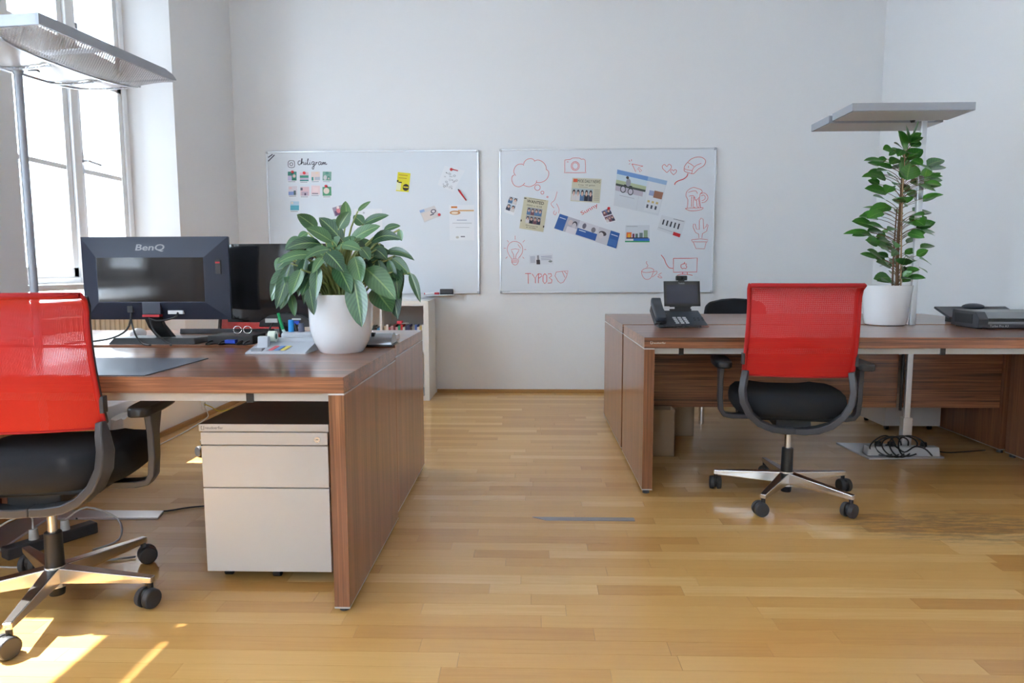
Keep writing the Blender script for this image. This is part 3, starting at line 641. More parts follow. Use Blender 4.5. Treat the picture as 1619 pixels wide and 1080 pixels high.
# desk organizer
ORG = mat('pale grey plastic', (.52, .54, .58), .35)
t = thing('desk_organizer', 'pale grey plastic desk organizer with sticky flags beside the white pot', 'organizer', (-.968, 2.557, LZ))
m = MB(); m.prism([(-.126, 0, 0), (-.104, .128, 0), (-.104, .128, .042), (-.115, .06, .026), (-.126, 0, .006)], (.002, 0, 0))
m.hexa([(-.126, 0, 0), (.106, 0, 0), (.111, .128, 0), (-.112, .128, 0)], [(-.126, 0, .006), (.106, 0, .006), (.111, .128, .036), (-.112, .128, .036)])
m.build('tray', ORG, t, bevel=.003)
MB().box(-.112, .111, .128, .150, 0, .050).build('rear_ledge', ORG, t, bevel=.003)
MB().hexa([(-.10, .055, .014), (-.060, .055, .014), (-.060, .085, .02), (-.10, .085, .02)], [(-.10, .062, .062), (-.060, .062, .062), (-.060, .085, .062), (-.10, .085, .062)]).build('tape_cutter', ORG, t, bevel=.002)
MB().box(-.108, -.066, .012, .048, .0085, .0195).build('clip_well', mat('grey recess', (.30, .31, .33), .5), t)
m = MB().cyl((-.072, .108, .058), (-.044, .108, .058), .022, n=24); m.build('tape_roll', mat('cream tape', (.68, .72, .62), .35), t, smooth='auto'); MB().cyl((-.044, .108, .058), (-.0435, .108, .058), .011, n=20).build('tape_core', mat('green core', (.02, .12, .08), .5), t)
MB().hexa([(-.052, .018, .0092), (.024, .018, .0092), (.034, .072, .0218), (-.036, .072, .0218)], [(-.052, .018, .0112), (.024, .018, .0112), (.034, .072, .0238), (-.036, .072, .0238)]).build('flag_holder', mat('grey recess', (.30, .31, .33), .5), t)
for q, c in ((-.044, (226, 96, 110)), (-.020, (110, 146, 205)), (.004, (226, 206, 96))):
    MB().hexa([(q, .022, .0118), (q+.015, .022, .0118), (q+.026, .068, .0225), (q+.010, .068, .0225)], [(q, .022, .0142), (q+.015, .022, .0142), (q+.026, .068, .0250), (q+.010, .068, .0250)]).build('sticky_flags', flat(c), t)
m = MB().prism([(-.045, .155, .0), (.085, .155, .0), (.085, .20, 0), (-.045, .20, 0)], (0, 0, .070)); m.build('pen_cup', ORG, t, bevel=.012, seg=3)
def pen(name, label, u, zt, c1, c2, r, tilt=0, split=.5, base=.0565):
    t = thing(name, label, 'pen', (-.968+u, 2.557+.178, LZ+.03), 0); L = zt-.03
    d = Vector((tilt, 0, 1)).normalized()
    MB().cyl((0, 0, .027), d*(L*split)+Vector((0, 0, 0)), r, n=12).build('barrel', flat(c1), t, smooth='auto')
    MB().cyl(d*(L*split), d*L, r*1.08, r*.95, n=12).build('cap', flat(c2), t, smooth='auto'); return t
pen('marker', 'slim green marker leaning in the desk organizer cup', -.030, .150, (205, 225, 215), (12, 160, 92), .006, -.25, .42)
pen('highlighter', 'blue highlighter standing in the desk organizer cup', -.008, .118, (30, 50, 80), (40, 150, 225), .011, 0, .45)
pen('highlighter', 'yellow-green highlighter with grey cap in the organizer cup', .034, .105, (205, 230, 110), (92, 96, 118), .012, 0, .48)

# hole punch and small boxes behind the pot
t = thing('hole_punch', 'silver hole punch with curved cover beside the white pot', 'hole punch', (-.665, 2.845, LZ+.004))
m = MB().prism([(-.10, -.055+.11*(1-math.cos(a))/2, .008+.044*math.sin(a)) for a in [PI*k/12*.98 for k in range(13)]], (.185, 0, 0)); m.build('cover', mat('satin steel', (.33, .34, .37), .28, .8), t, smooth='auto')
MB().box(-.105, .092, -.062, .058, 0, .008).build('base', BLK, t, bevel=.002)
MB().box(.0, .012, -.045, -.02, .040, .056).build('guide', BLK, t)
tag(box('small_box', (-.80, -.715, 2.97, 3.05, ZB, ZB+.042), PAPER, bevel=.002), 'small white box behind the silver hole punch, next to the pot', 'box')
tag(box('memo_block', (-.70, -.61, 3.02, 3.11, ZB, ZB+.022), PAPER, bevel=.001), 'low white memo block behind the hole punch, nearer the desk edge', 'memo block')

# ------------------------------------------------------------------ plants
def pot(t, rt, rb_, h, bulge=.55):
    m = MB().lathe([(0, 0), (rb_*.92, 0), (rb_, .006), (rb_+(rt-rb_)*bulge*.62, h*.20), (rb_+(rt-rb_)*bulge, h*.42), (rb_+(rt-rb_)*(.5+.5*bulge), h*.70), (rt, h), (rt-.006, h), (rt-.010, h*.85), (0, h*.85)], n=48)
    m.build('pot', POT, t, smooth='auto'); MB().cyl((0, 0, h*.80), (0, 0, h*.90), rt-.010, n=32).build('soil', SOIL, t)
def leaf_mesh(base, tip, width, arch, facing, cup=.15, n=9):
    base = Vector(base); tip = Vector(tip); ax = tip-base; L = ax.length; a = ax.normalized()
    side = a.cross(Vector(facing)).normalized(); nrm = side.cross(a).normalized()
    if nrm.dot(Vector(facing)) < 0: nrm = -nrm
    m = MB(); m.uv = []; c = 4
    for i in range(n+1):
        q = i/n; wv = width/2*(math.sin(PI*min(1, q*.93+.035)**.78)**.85 if 0 < q < 1 else .02)
        ctr = base+ax*q+Vector((0, 0, 1))*arch*L*4*q*(1-q)*.5+nrm*arch*L*.6*q*(1-q)
        for k in range(c+1):
            s = -1+2*k/c; m.v.append(tuple(ctr+side*wv*s+nrm*(abs(s)-.4)*wv*cup)); m.uv.append((k/c, q))
    m.f = [(i*(c+1)+k, i*(c+1)+k+1, (i+1)*(c+1)+k+1, (i+1)*(c+1)+k) for i in range(n) for k in range(c)]; m.m = [0]*len(m.f)
    return m
PX, PY = -.745, 2.645
plant = thing('potted_plant', 'bushy plant with drooping dark leaves in a white pot on the left desk', 'plant', (PX, PY, LZ))
pot(plant, .125, .086, .226, .88)
def crop(cx, cy): return (370+.31489*cx, 300+.31489*cy)
LV = [  # base, tip in the enlarged crop, width, depth of base / tip against the stem, arch
 (565,150,560,57,46,.02,.0,.05),(622,108,686,58,20,.0,.02,.05),(418,198,316,124,56,.03,.0,.08),(548,262,427,140,64,-.06,-.04,.1),(492,262,360,192,58,-.09,-.12,.12),
 (525,195,580,110,54,-.05,-.05,.06),(650,172,778,128,36,.03,.02,.1),(750,205,836,182,32,-.02,-.03,.12),(690,262,842,252,48,-.05,-.08,.3),(585,258,735,182,54,-.07,-.08,.12),
 (440,275,255,302,54,-.08,-.12,.2),(395,330,214,372,50,-.10,-.14,.2),(285,370,212,598,62,-.08,-.12,-.02),(335,400,285,530,58,-.12,-.16,.03),(418,380,408,560,58,-.15,-.19,.05),
 (275,500,232,602,36,-.04,-.06,.0),(285,520,306,636,36,-.02,-.05,.0),(378,490,402,630,48,-.13,-.17,.02),(465,315,552,415,74,-.15,-.2,.12),(515,372,588,522,78,-.12,-.17,.06),
 (605,335,638,472,76,-.12,-.16,.05),(600,445,642,690,96,-.15,-.19,.0),(662,395,812,552,98,-.10,-.14,.08),(700,490,795,614,98,-.05,-.08,.02),(775,395,822,650,78,-.03,-.06,.04),
 (760,318,906,355,36,.0,.0,.3),(795,345,885,432,44,-.04,-.05,.12),(885,418,936,566,36,-.05,-.06,.1),(640,292,684,352,48,-.12,-.15,.1),(540,275,640,305,48,-.13,-.16,.1),
 (715,300,770,352,44,-.05,-.07,.1),(762,385,750,445,30,-.02,-.03,0),(345,250,256,300,50,-.02,-.04,.15),(245,395,190,560,62,-.03,-.06,.05),(300,330,212,402,48,-.03,-.05,.15),
 (445,340,394,420,38,-.14,-.17,.1),(378,445,340,532,48,-.09,-.12,.05),(370,215,318,250,32,.03,.02,.1),(482,300,350,352,50,-.11,-.14,.2),(650,175,600,130,46,.05,.05,.1),
 (690,330,770,300,44,.02,.02,.15),(800,350,850,420,46,.02,.02,.1),(240,340,215,420,44,.0,.0,.1),(620,250,690,170,46,.05,.06,.1),(480,200,520,150,44,.06,.06,.1),(830,200,842,258,26,-.07,-.08,.0),(395,365,300,440,46,.02,.0,.15),(735,270,720,330,40,.05,.03,.1),(560,330,520,250,50,.04,.04,.08),(660,330,720,250,50,.06,.08,.08),(430,330,360,270,50,.07,.08,.08),(300,440,262,520,44,.04,.04,.05)]
rl = random.Random(21)
for k in range(34):
    an = k*2.399963; R_ = rl.uniform(90, 190); bx = 565+math.cos(an)*R_*.9; by = 330-abs(math.sin(an))*R_*.45+abs(math.cos(an))*60; d = math.sin(an)*.12
    LV.append((bx, by, bx+math.cos(an)*rl.uniform(70, 120), by+rl.uniform(-10, 110)*abs(math.cos(an))-40*abs(math.sin(an)), rl.uniform(44, 64), d+.03, d+.05, .15))
for k in range(26):
    left = k % 2 == 0; bx = rl.uniform(230, 430) if left else rl.uniform(640, 830); by = rl.uniform(330, 420); sg = -1 if left else 1
    LV.append((bx, by, bx+sg*rl.uniform(5, 60), by+rl.uniform(110, 190), rl.uniform(36, 56), rl.uniform(-.10, .06), rl.uniform(-.14, .04), .06))
for i, (bx, by, tx, ty, wpx, db, dt, arch) in enumerate(LV):
    b = ony(*crop(bx, by), PY+db); tp = ony(*crop(tx, ty), PY+dt); wm = wpx*.31489*(PY+db)/CF
    o = Vector((PX, PY, LZ)); b -= o; tp -= o
    f = Vector((random.uniform(-.25, .25), -1, random.uniform(.2, .7)))
    lf = leaf_mesh(b, tp, wm*1.25, arch, f, .25).build('leaf', LEAFA, plant, smooth=True)
    s0 = Vector((b.x*.16+random.uniform(-.02, .02), b.y*.16+random.uniform(-.02, .02), .185)); up = max(b.z, .30)
    mid = Vector((b.x*.50, b.y*.50, .185+(up-.185)*.72))
    MB().tube([s0, mid, b], (.0055, .0030), 6).build('stem', STEM, lf, smooth=True)

FX, FY = 1.985, 3.885
fic = thing('potted_ficus', 'slender upright ficus in a white pot beside the right floor lamp', 'plant', (FX, FY, RZ))
pot(fic, .130, .104, .222, .45)
def fpt(u, v, dy=0): return ony(u, v, FY+dy)-Vector((FX, FY, RZ))
trunk = [fpt(1418, 455), fpt(1420, 380), fpt(1424, 320), fpt(1428, 265), fpt(1433, 225)]
MB().tube([(trunk[0].x, 0, .18)]+trunk, (.011, .005), 8).build('trunk', BARK, fic, smooth=True)
MB().tube([(trunk[0].x-.02, .01, .18), fpt(1413, 400, .01), fpt(1418, 330, .01)], (.006, .003), 6).build('trunk', BARK, fic, smooth=True)
MB().tube([(trunk[0].x+.012, -.02, .18), fpt(1426, 330, -.02), fpt(1432, 212, -.02)], .0045, 6).build('support_stick', mat('tan cane', (.42, .25, .13), .6), fic, smooth=True)
rf = random.Random(12)
env = [(205, 22), (235, 32), (262, 52), (290, 62), (320, 56), (350, 58), (380, 54), (405, 50), (430, 42), (450, 30)]
def er(v):
    for (a, ra), (b, rb2) in zip(env, env[1:]):
        if a <= v <= b: return ra+(rb2-ra)*(v-a)/(b-a)
    return 20
FL = [(1437, 225, 1432, 197, 26), (1442, 215, 1452, 190, 14), (1434, 238, 1420, 207, 24), (1440, 222, 1457, 210, 14), (1440, 226, 1460, 217, 16), (1440, 232, 1455, 224, 16), (1428, 236, 1413, 226, 12), (1428, 240, 1408, 235, 10), (1434, 252, 1459, 236, 30), (1432, 280, 1424, 248, 36), (1434, 285, 1440, 258, 34),
      (1375, 367, 1333, 370, 10), (1375, 368, 1347, 373, 14), (1395, 366, 1371, 366, 18), (1470, 285, 1490, 285, 12), (1473, 282, 1487, 273, 10), (1462, 280, 1468, 263, 14), (1465, 298, 1488, 294, 10)]
vl = [236+(k+.5)*212/130 for k in range(130)]; rf.shuffle(vl)
for k in range(130):
    v = vl[k]; r = er(v); cu = 1430-(v-225)*.055; an = k*2.399963+rf.uniform(-.4, .4)
    rr_ = r*rf.uniform(.20, .80); du = math.cos(an)*rr_; dy = math.sin(an)*rr_*FY/CF
    L = rf.uniform(20, 34); FL.append((cu+du, v+rf.uniform(-4, 4), cu+du+math.cos(an)*L+rf.uniform(-6, 6), v+rf.uniform(-12, 12), rf.uniform(11, 20), dy, dy+math.sin(an)*L*FY/CF*.8))
for q in FL:
    u0, v0, u1, v1, wp = q[:5]; d0, d1 = (q[5], q[6]) if len(q) > 5 else (rf.uniform(-.05, 0), rf.uniform(-.08, 0))
    b = fpt(u0, v0, d0); tp = fpt(u1, v1, d1); f = Vector((rf.uniform(-.4, .4), -.6, rf.uniform(.3, 1)))
    lf = leaf_mesh(b, tp, wp*1.1*FY/CF, .08, f, .2, 6).build('leaf', LEAFB, fic, smooth=True)
    tz = min(max(b.z-.05, .2), trunk[-1].z); tk = min(trunk, key=lambda p: abs(p.z-tz))
    MB().tube([Vector((tk.x, tk.y, tz)), (Vector((tk.x, tk.y, tz))+b)/2+Vector((0, 0, .008)), b], .0016, 4, smooth=2).build('twig', BARK, lf)

# ------------------------------------------------------------------ bookcase and books
t = thing('bookcase', 'white cube bookcase against the back wall behind the left desks', 'bookcase', (-1.215, 5.645, 0))
WHL = mat('white lacquer board', (.80, .79, .76), .4)
hw, hd, hh, th = .386, .192, .812, .040
MB().box(-hw, -hw+th, -hd, hd, 0, hh).build('side_panel', WHL, t, bevel=.001); MB().box(hw-th, hw, -hd, hd, 0, hh).build('side_panel', WHL, t, bevel=.001)
MB().box(-hw+th, hw-th, -hd, hd, hh-th, hh).build('top_panel', WHL, t, bevel=.001); MB().box(-hw+th, hw-th, -hd, hd, 0, th).build('bottom_panel', WHL, t, bevel=.001)
MB().box(-hw+th, hw-th, -hd+.002, hd, .398, .414).build('shelf', WHL, t); MB().box(-.008, .008, -hd+.002, hd, .414, hh-th).build('divider', WHL, t); MB().box(-.008, .008, -hd+.002, hd, th, .398).build('divider', WHL, t)
MB().box(-hw+.004, hw-.004, hd, hd+.004, .004, hh-.004).build('back_panel', WHL, t)
bk = [('cream', (214, 200, 180)), ('ivory', (226, 218, 205)), ('dark red', (120, 44, 52)), ('rose', (190, 150, 150)), ('maroon', (112, 36, 46)), ('pink', (205, 150, 155)), ('green', (30, 130, 95)), ('bright red', (190, 40, 44)), ('white', (232, 226, 220)), ('navy', (40, 44, 84)), ('dark blue', (52, 58, 110)), ('charcoal', (54, 50, 54)), ('grey', (140, 140, 138)), ('blue', (58, 84, 150)), ('off-white', (228, 226, 222)), ('yellowish', (205, 190, 130)), ('pale', (220, 220, 222))]
def book(x0, x1, h, c, label):
    t = thing('book', label, 'book', ((x0+x1)/2, 5.475, .414), 0, 'books in the white bookcase'); w = (x1-x0)/2
    MB().box(-w, w, 0, .004, 0, h).build('spine', flat(c), t); MB().box(-w, -w+.0015, .004, .13, 0, h).build('cover', flat(c), t); MB().box(w-.0015, w, .004, .13, 0, h).build('cover', flat(c), t)
    MB().box(-w+.0015, w-.0015, .004, .128, .003, h-.004).build('pages', PAPER, t)
x = -1.198; ordn = ['first', 'second', 'third', 'fourth', 'fifth', 'sixth', 'seventh', 'eighth', 'ninth', 'tenth', 'eleventh', 'twelfth', 'thirteenth', 'fourteenth', 'fifteenth', 'sixteenth', 'seventeenth']
for k, (nm, c) in enumerate(bk):
    w = .0200 if k % 3 else .0225
    book(x, x+w*.93-.0006, .195+.012*math.sin(k*2.1), c, '%s book, %s from the divider in the row on the shelf' % (nm, ordn[k])); x += w*.93
for k, (nm, c) in enumerate([('dark green', (40, 70, 66)), ('black', (40, 40, 44)), ('sky blue', (60, 140, 190))]):
    book(-1.30+k*.024, -1.277+k*.024, .195-.01*k, c, '%s book left of the bookcase divider, beside the pot' % nm)
t = thing('paper_slip', 'small red and white slip lying on the row of books', 'paper', (-1.065, 5.50, .414+.209))
MB().box(-.03, .01, 0, .06, 0, .022).build('red_pad', flat((225, 70, 90)), t); MB().box(.01, .06, .01, .06, 0, .006).build('white_sheet', PAPER, t)

# ------------------------------------------------------------------ whiteboards
def whiteboard(label, x0, z1):
    t = thing('whiteboard', label, 'whiteboard', (x0+.9, D, z1-.6))
    MB().box(-.892, .892, -.018, -.001, -.592, .592).build('panel', BOARD, t)
    f = .012
    for b in ((-.9+.02, .9-.02, -.022, 0, .6-f, .6), (-.9+.02, .9-.02, -.022, 0, -.6, -.6+f), (-.9, -.9+f, -.022, 0, -.58, .58), (.9-f, .9, -.022, 0, -.58, .58)):
        MB().box(*b).build('frame_rail', ALU, t, bevel=.002)
    CAP = mat('grey corner cap', (.42, .43, .46), .45)
    for sx in (-1, 1):
        for sz in (-1, 1):
            MB().box(min(sx*.9, sx*.878), max(sx*.9, sx*.878), -.023, 0, min(sz*.6, sz*.578), max(sz*.6, sz*.578)).build('corner_cap', CAP, t, bevel=.006)
    return t
wl = whiteboard('left whiteboard with small prints, half hidden by the leafy plant', -.4431-1.8, 2.0565)
wr = whiteboard('right whiteboard covered in red doodles and clippings', -.2707, 2.0608)
YB = D-.0185   # board surface
def bp(u, v, off=0): return ony(u, v, YB-off)
def strokes(name, lines, m, parent, w=.0045, close=False, smooth=3, off=.0006):
    """marker lines on the board; coordinates measured on the photograph, laid onto the board plane"""
    mb = MB(); o = Vector(parent.location)
    for ln in lines:
        P = [bp(u, v, off)-o for u, v in ln]
        if smooth > 1 and len(P) > 2:
            Q = []
            for i in range(len(P)-1):
                a = P[max(i-1, 0)]; b = P[i]; c = P[i+1]; d = P[min(i+2, len(P)-1)]
                for k in range(smooth):
                    q = k/smooth; Q.append(.5*((2*b)+(c-a)*q+(2*a-5*b+4*c-d)*q*q+(3*b-a-3*c+d)*q**3))
            P = Q+[P[-1]]
        mb.strap(P, (0, .0004, 0), w/2)
    return mb.build(name, m, parent)
def circ(cx, cy, rx, ry=None, n=14, a0=0, a1=2*PI): ry = ry or rx; return [(cx+rx*math.cos(a0+(a1-a0)*k/n), cy+ry*math.sin(a0+(a1-a0)*k/n)) for k in range(n+1)]
S = lambda n, l, w=.0038, sm=3: strokes(n, l, REDINK, wr, w, smooth=sm)
C2 = lambda x, y: (790+x/12.0, 240+y/12.0)
S('cloud_drawing', [[C2(*p) for p in l] for l in ([(455, 235), (470, 190), (520, 145), (590, 128), (645, 150), (665, 180)], [(655, 182), (700, 158), (760, 162), (830, 205), (875, 270), (885, 345)], [(885, 335), (925, 370), (932, 430), (900, 510), (830, 565), (760, 585), (700, 580), (705, 545)], [(705, 575), (660, 625), (580, 660), (510, 655), (450, 630)], [(478, 592), (430, 640), (360, 665), (290, 645), (245, 590), (228, 520), (240, 465), (275, 440)], [(305, 452), (272, 405), (272, 340), (310, 270), (370, 235), (440, 238), (455, 260)])])
S('cloud_bubbles', [circ(*C2(717, 680), 4.4), circ(*C2(810, 775), 2.4), circ(*C2(907, 858), 1.1)])
S('camera_drawing', [[(893, 253), (893, 271), (895, 273), (924, 273), (925.5, 271), (925, 253), (919, 252), (916, 250), (905, 250), (902, 252), (893, 253)], circ(909.5, 262.5, 6.5, 7), circ(909.5, 262.5, 4.6, 5.2), [(896, 256), (899, 256)]], sm=2)
S('sketch_lines', [[(881, 303), (877, 316), (871, 322), (876, 329)], [(880, 322), (884, 331), (883, 337)], [(877, 333), (875, 337), (878, 340), (880, 335)]], .003)
C3 = lambda x, y: (960+x*.1204, 220+y*.1204)
S('cursor_drawing', [[C3(*p) for p in l] for l in ([(325, 325), (470, 355), (410, 372), (455, 415), (432, 432), (405, 385), (375, 430), (325, 325)], [(285, 330), (300, 320)], [(320, 265), (318, 290)], [(285, 275), (298, 295)])], sm=1)
def heart(cx, cy, s): return [(cx, cy+1.0*s), (cx-.9*s, cy+.1*s), (cx-1.0*s, cy-.5*s), (cx-.5*s, cy-.85*s), (cx, cy-.35*s), (cx+.45*s, cy-.9*s), (cx+1.0*s, cy-.55*s), (cx+.9*s, cy+.1*s), (cx, cy+1.0*s)]
S('hearts_drawing', [heart(1054.3, 266, 7), heart(1065, 272, 4.5)])
S('mouse_drawing', [[C3(*p) for p in l] for l in ([(1010, 390), (1020, 350), (1060, 300), (1110, 258), (1180, 235), (1240, 240), (1285, 270), (1290, 310), (1260, 355), (1200, 390), (1160, 430), (1130, 455), (1080, 445), (1020, 425), (1008, 395)], [(1010, 388), (1060, 405), (1115, 415), (1108, 450)], [(1115, 412), (1140, 370), (1180, 340), (1235, 318)], [(1060, 310), (1100, 330), (1140, 360)], [(1070, 350), (1066, 378)])])
S('mouse_cable_drawing', [[C3(*p) for p in [(1060, 450), (1045, 490), (1000, 525), (930, 550), (895, 575), (885, 600)]]], .007)
S('beer_drawing', [[C3(*p) for p in l] for l in ([(1050, 905), (1060, 800), (1035, 750), (1045, 690), (1090, 650), (1140, 635), (1190, 650), (1235, 665), (1248, 695), (1220, 720), (1215, 760), (1160, 805), (1150, 760)], [(1075, 750), (1110, 742), (1140, 750), (1155, 805)], [(1065, 700), (1110, 685), (1165, 680), (1185, 715)], [(1210, 770), (1225, 880), (1230, 905)], [(1110, 755), (1105, 890)], [(1135, 760), (1130, 890), (1155, 890)], [(1175, 800), (1180, 885), (1210, 885), (1200, 790)], [(1025, 912), (1080, 905), (1180, 905), (1260, 900), (1240, 925), (1160, 940), (1080, 940), (1025, 912)], [(1220, 720), (1270, 705), (1315, 740), (1320, 785), (1285, 825), (1240, 835)], [(1235, 745), (1270, 735), (1290, 765), (1275, 795), (1240, 810)])], .0036, 2)
C5 = lambda x, y: (960+x*.1343, 330+y*.1343)
S('cactus_drawing', [[C5(*p) for p in l] for l in ([(1080, 345), (1078, 300), (1040, 280), (1012, 220), (1015, 180), (1035, 180), (1050, 240), (1085, 245), (1085, 140), (1105, 110), (1130, 125), (1135, 240), (1165, 210), (1175, 180), (1188, 195), (1170, 265), (1120, 295), (1115, 345)], [(995, 365), (1100, 355), (1185, 365), (1180, 390), (1000, 390), (995, 365)], [(1015, 395), (1045, 470), (1145, 472), (1165, 395)])], .0034, 1)
S('computer_drawing', [[C5(*p) for p in l] for l in ([(780, 585), (960, 585), (1060, 580), (1055, 745), (780, 748), (780, 585)], [(895, 650), (870, 660), (868, 690), (885, 707), (905, 700), (925, 707), (938, 685), (925, 668), (935, 650), (912, 648), (895, 650)], [(905, 645), (915, 628)], [(820, 785), (870, 770), (960, 775), (1005, 785)], [(890, 750), (885, 775)], [(940, 750), (945, 775)])], .005, 1)
S('cable_drawing', [[C5(*p) for p in [(635, 545), (670, 590), (695, 650), (730, 695), (775, 702)]]], .0055)
S('cup_drawing', [[C5(*p) for p in l] for l in ([(405, 735), (410, 780), (440, 825), (485, 832), (520, 805), (545, 740)], [(405, 735), (430, 710), (490, 698), (540, 710), (545, 735), (490, 750), (430, 750), (405, 735)], [(540, 745), (585, 735), (580, 765), (530, 805)], [(465, 690), (480, 670), (460, 640), (468, 620)], [(600, 780), (640, 755)], [(595, 800), (620, 790), (645, 815), (620, 815), (595, 800)])], .0034, 2)
C4 = lambda x, y: (780+x*.125, 340+y*.125)
S('bulb_drawing', [[C4(*p) for p in l] for l in ([(232, 555), (195, 500), (175, 430), (195, 370), (240, 337), (290, 335), (345, 365), (373, 425), (360, 490), (315, 550)], [(232, 560), (235, 605), (275, 635), (312, 605), (312, 560), (232, 560)], [(235, 580), (310, 575)], [(235, 598), (310, 592)], [(262, 552), (255, 500), (228, 437), (325, 435), (290, 500), (283, 552)], [(275, 262), (275, 310)], [(175, 320), (195, 345)], [(398, 318), (372, 345)], [(132, 420), (158, 420)], [(390, 437), (415, 437)], [(155, 550), (178, 528)], [(370, 530), (388, 550)], [(310, 370), (345, 420)])], .0032, 2)
S('capital_lettering', [[C4(*p) for p in l] for l in ([(402, 740), (478, 740)], [(440, 742), (442, 868)], [(490, 745), (528, 800), (568, 742)], [(530, 800), (532, 862)], [(572, 740), (570, 862)], [(572, 742), (605, 748), (612, 775), (572, 800)], [(650, 742), (628, 770), (628, 840), (650, 868), (675, 840), (675, 765), (650, 742)], [(690, 745), (730, 742), (738, 770), (705, 795), (742, 820), (735, 858), (690, 862)])], .005, 1)
S('shield_drawing', [[C4(*p) for p in l] for l in ([(795, 722), (780, 770), (820, 840), (850, 862), (885, 850), (925, 780), (945, 705), (870, 712), (795, 722)], [(870, 714), (905, 790)], [(900, 715), (930, 745)])], .0035, 1)
# words written at a slant
ex = Vector((math.cos(.5), 0, math.sin(.5))); text_mesh('slanted_lettering', 'Sunny', REDINK, wr, bp(921, 342, .0006)-Vector(wr.location), ex, (-ex.z, 0, ex.x), w=.155, h=.042)
# left board: icon, cursive word, corner stripes
B = lambda n, l, w=.004, sm=3: strokes(n, l, BLKINK, wl, w, smooth=sm)
CI = lambda x, y: (440+x/10.8, 240+y/10.8)
B('app_icon', [[CI(*p) for p in [(195, 152), (250, 152), (275, 170), (278, 245), (255, 268), (195, 268), (170, 245), (170, 175), (195, 152)]], circ(*CI(222, 212), 2.4), [CI(255, 172), CI(258, 175)]], .0045, 2)
B('cursive_heading', [[CI(*p) for p in l] for l in ([(378, 160), (350, 158), (335, 190), (348, 222), (375, 215), (395, 180)], [(395, 215), (392, 170), (398, 122), (408, 120), (405, 160), (396, 212), (415, 178), (432, 180), (432, 215), (450, 215)], [(462, 178), (458, 218), (478, 215)], [(464, 155), (466, 158)], [(478, 215), (495, 180), (512, 125), (505, 122), (498, 170), (500, 220), (525, 212)], [(540, 178), (536, 218), (556, 212)], [(543, 155), (545, 158)], [(612, 172), (580, 172), (572, 205), (590, 222), (610, 200), (614, 172), (612, 240), (600, 295), (580, 285), (590, 255), (640, 215)], [(640, 175), (645, 185), (640, 220), (650, 190), (672, 178)], [(730, 175), (700, 172), (685, 205), (700, 224), (725, 205), (732, 175), (730, 218), (748, 215)], [(755, 178), (754, 220), (770, 182), (780, 185), (778, 220), (796, 182), (808, 188), (806, 218), (835, 205)])], .0055)
B('corner_stripes', [[(424, 249), (431, 244)], [(424, 255), (434, 245)]], .008, 1)
B('maker_print', [], .003) if False else None
text_mesh('maker_print', 'magnetoplan', BLKINK, wr, bp(795, 462, .0006)-Vector(wr.location), (1, 0, 0), (0, 0, 1), w=.06)

# papers on the boards
ZP = [0]
def paper(name, label, quad, col, prints=(), cat='paper', group=None, texts=(), split=False):
    """quad: photo corners TL TR BR BL on the board; prints: (s0,t0,s1,t1,colour[,'o']) in sheet units, t downwards"""
    q = [bp(u, v, .0008) for u, v in quad]; c = sum(q, Vector())/4
    t = thing(name, label, cat, c, 0, group); L = [p-c for p in q]
    MB().prism(L, (0, -.0006, 0)).build('sheet', flat(col), t)
    def st(s, r, o=.0): return L[0]*(1-s)*(1-r)+L[1]*s*(1-r)+L[2]*s*r+L[3]*(1-s)*r+Vector((0, -.0007-o, 0))
    if prints:
        cols = []; m = MB()
        for k, p in enumerate(prints):
            if p[4] not in cols: cols.append(p[4])
            o = .00012*(k+1)
            if len(p) > 5: pts = [st((p[0]+p[2])/2+(p[2]-p[0])/2*math.cos(a), (p[1]+p[3])/2+(p[3]-p[1])/2*math.sin(a), o) for a in [2*PI*j/14 for j in range(14)]]
            else: pts = [st(p[0], p[1], o), st(p[2], p[1], o), st(p[2], p[3], o), st(p[0], p[3], o)]
            m.add(pts, [tuple(range(len(pts)))], cols.index(p[4]))
            if split: m.m = [0]; m.build('print', flat(p[4]), t); m = MB()
        if not split: m.build('print', [flat(c_) for c_ in cols], t)
    for (s, s0, t0, w, h, c_) in texts:
        e = (L[1]-L[0]); ex = e.normalized(); ey = (L[0]-L[3]).normalized()
        text_mesh('lettering', s, flat(c_), t, st(s0, t0, .002), ex, ey, w=w*e.length, h=h*(L[0]-L[3]).length, bold=.012 if s == 'WANTED' else 0)
    return t
rp = random.Random(9)
def people(s0, t0, s1, t1, n, bgc, seed):
    r_ = random.Random(seed); P = [(s0, t0, s1, t1, bgc)]; w = (s1-s0)/n
    for k in range(n):
        cx = s0+w*(k+.5); hc = r_.choice([(48, 38, 40), (92, 62, 48), (60, 48, 52)]); cl = r_.choice([(60, 62, 84), (120, 80, 92), (210, 205, 205), (44, 48, 66), (88, 120, 160)])
        P += [(cx-w*.48, t0+(t1-t0)*.5, cx+w*.48, t1, cl), (cx-w*.34, t0+(t1-t0)*.10, cx+w*.34, t0+(t1-t0)*.56, hc, 'o'), (cx-w*.24, t0+(t1-t0)*.24, cx+w*.22, t0+(t1-t0)*.62, (214, 178, 162), 'o')]
    return P
def rq(cx, cy, w, h, deg): # rotated rectangle, TL TR BR BL
    c, s = math.cos(math.radians(deg)), math.sin(math.radians(deg)); return [(cx+x*c-y*s, cy+x*s+y*c) for x, y in ((-w/2, -h/2), (w/2, -h/2), (w/2, h/2), (-w/2, h/2))]
G = 'small square prints under the handwritten heading'
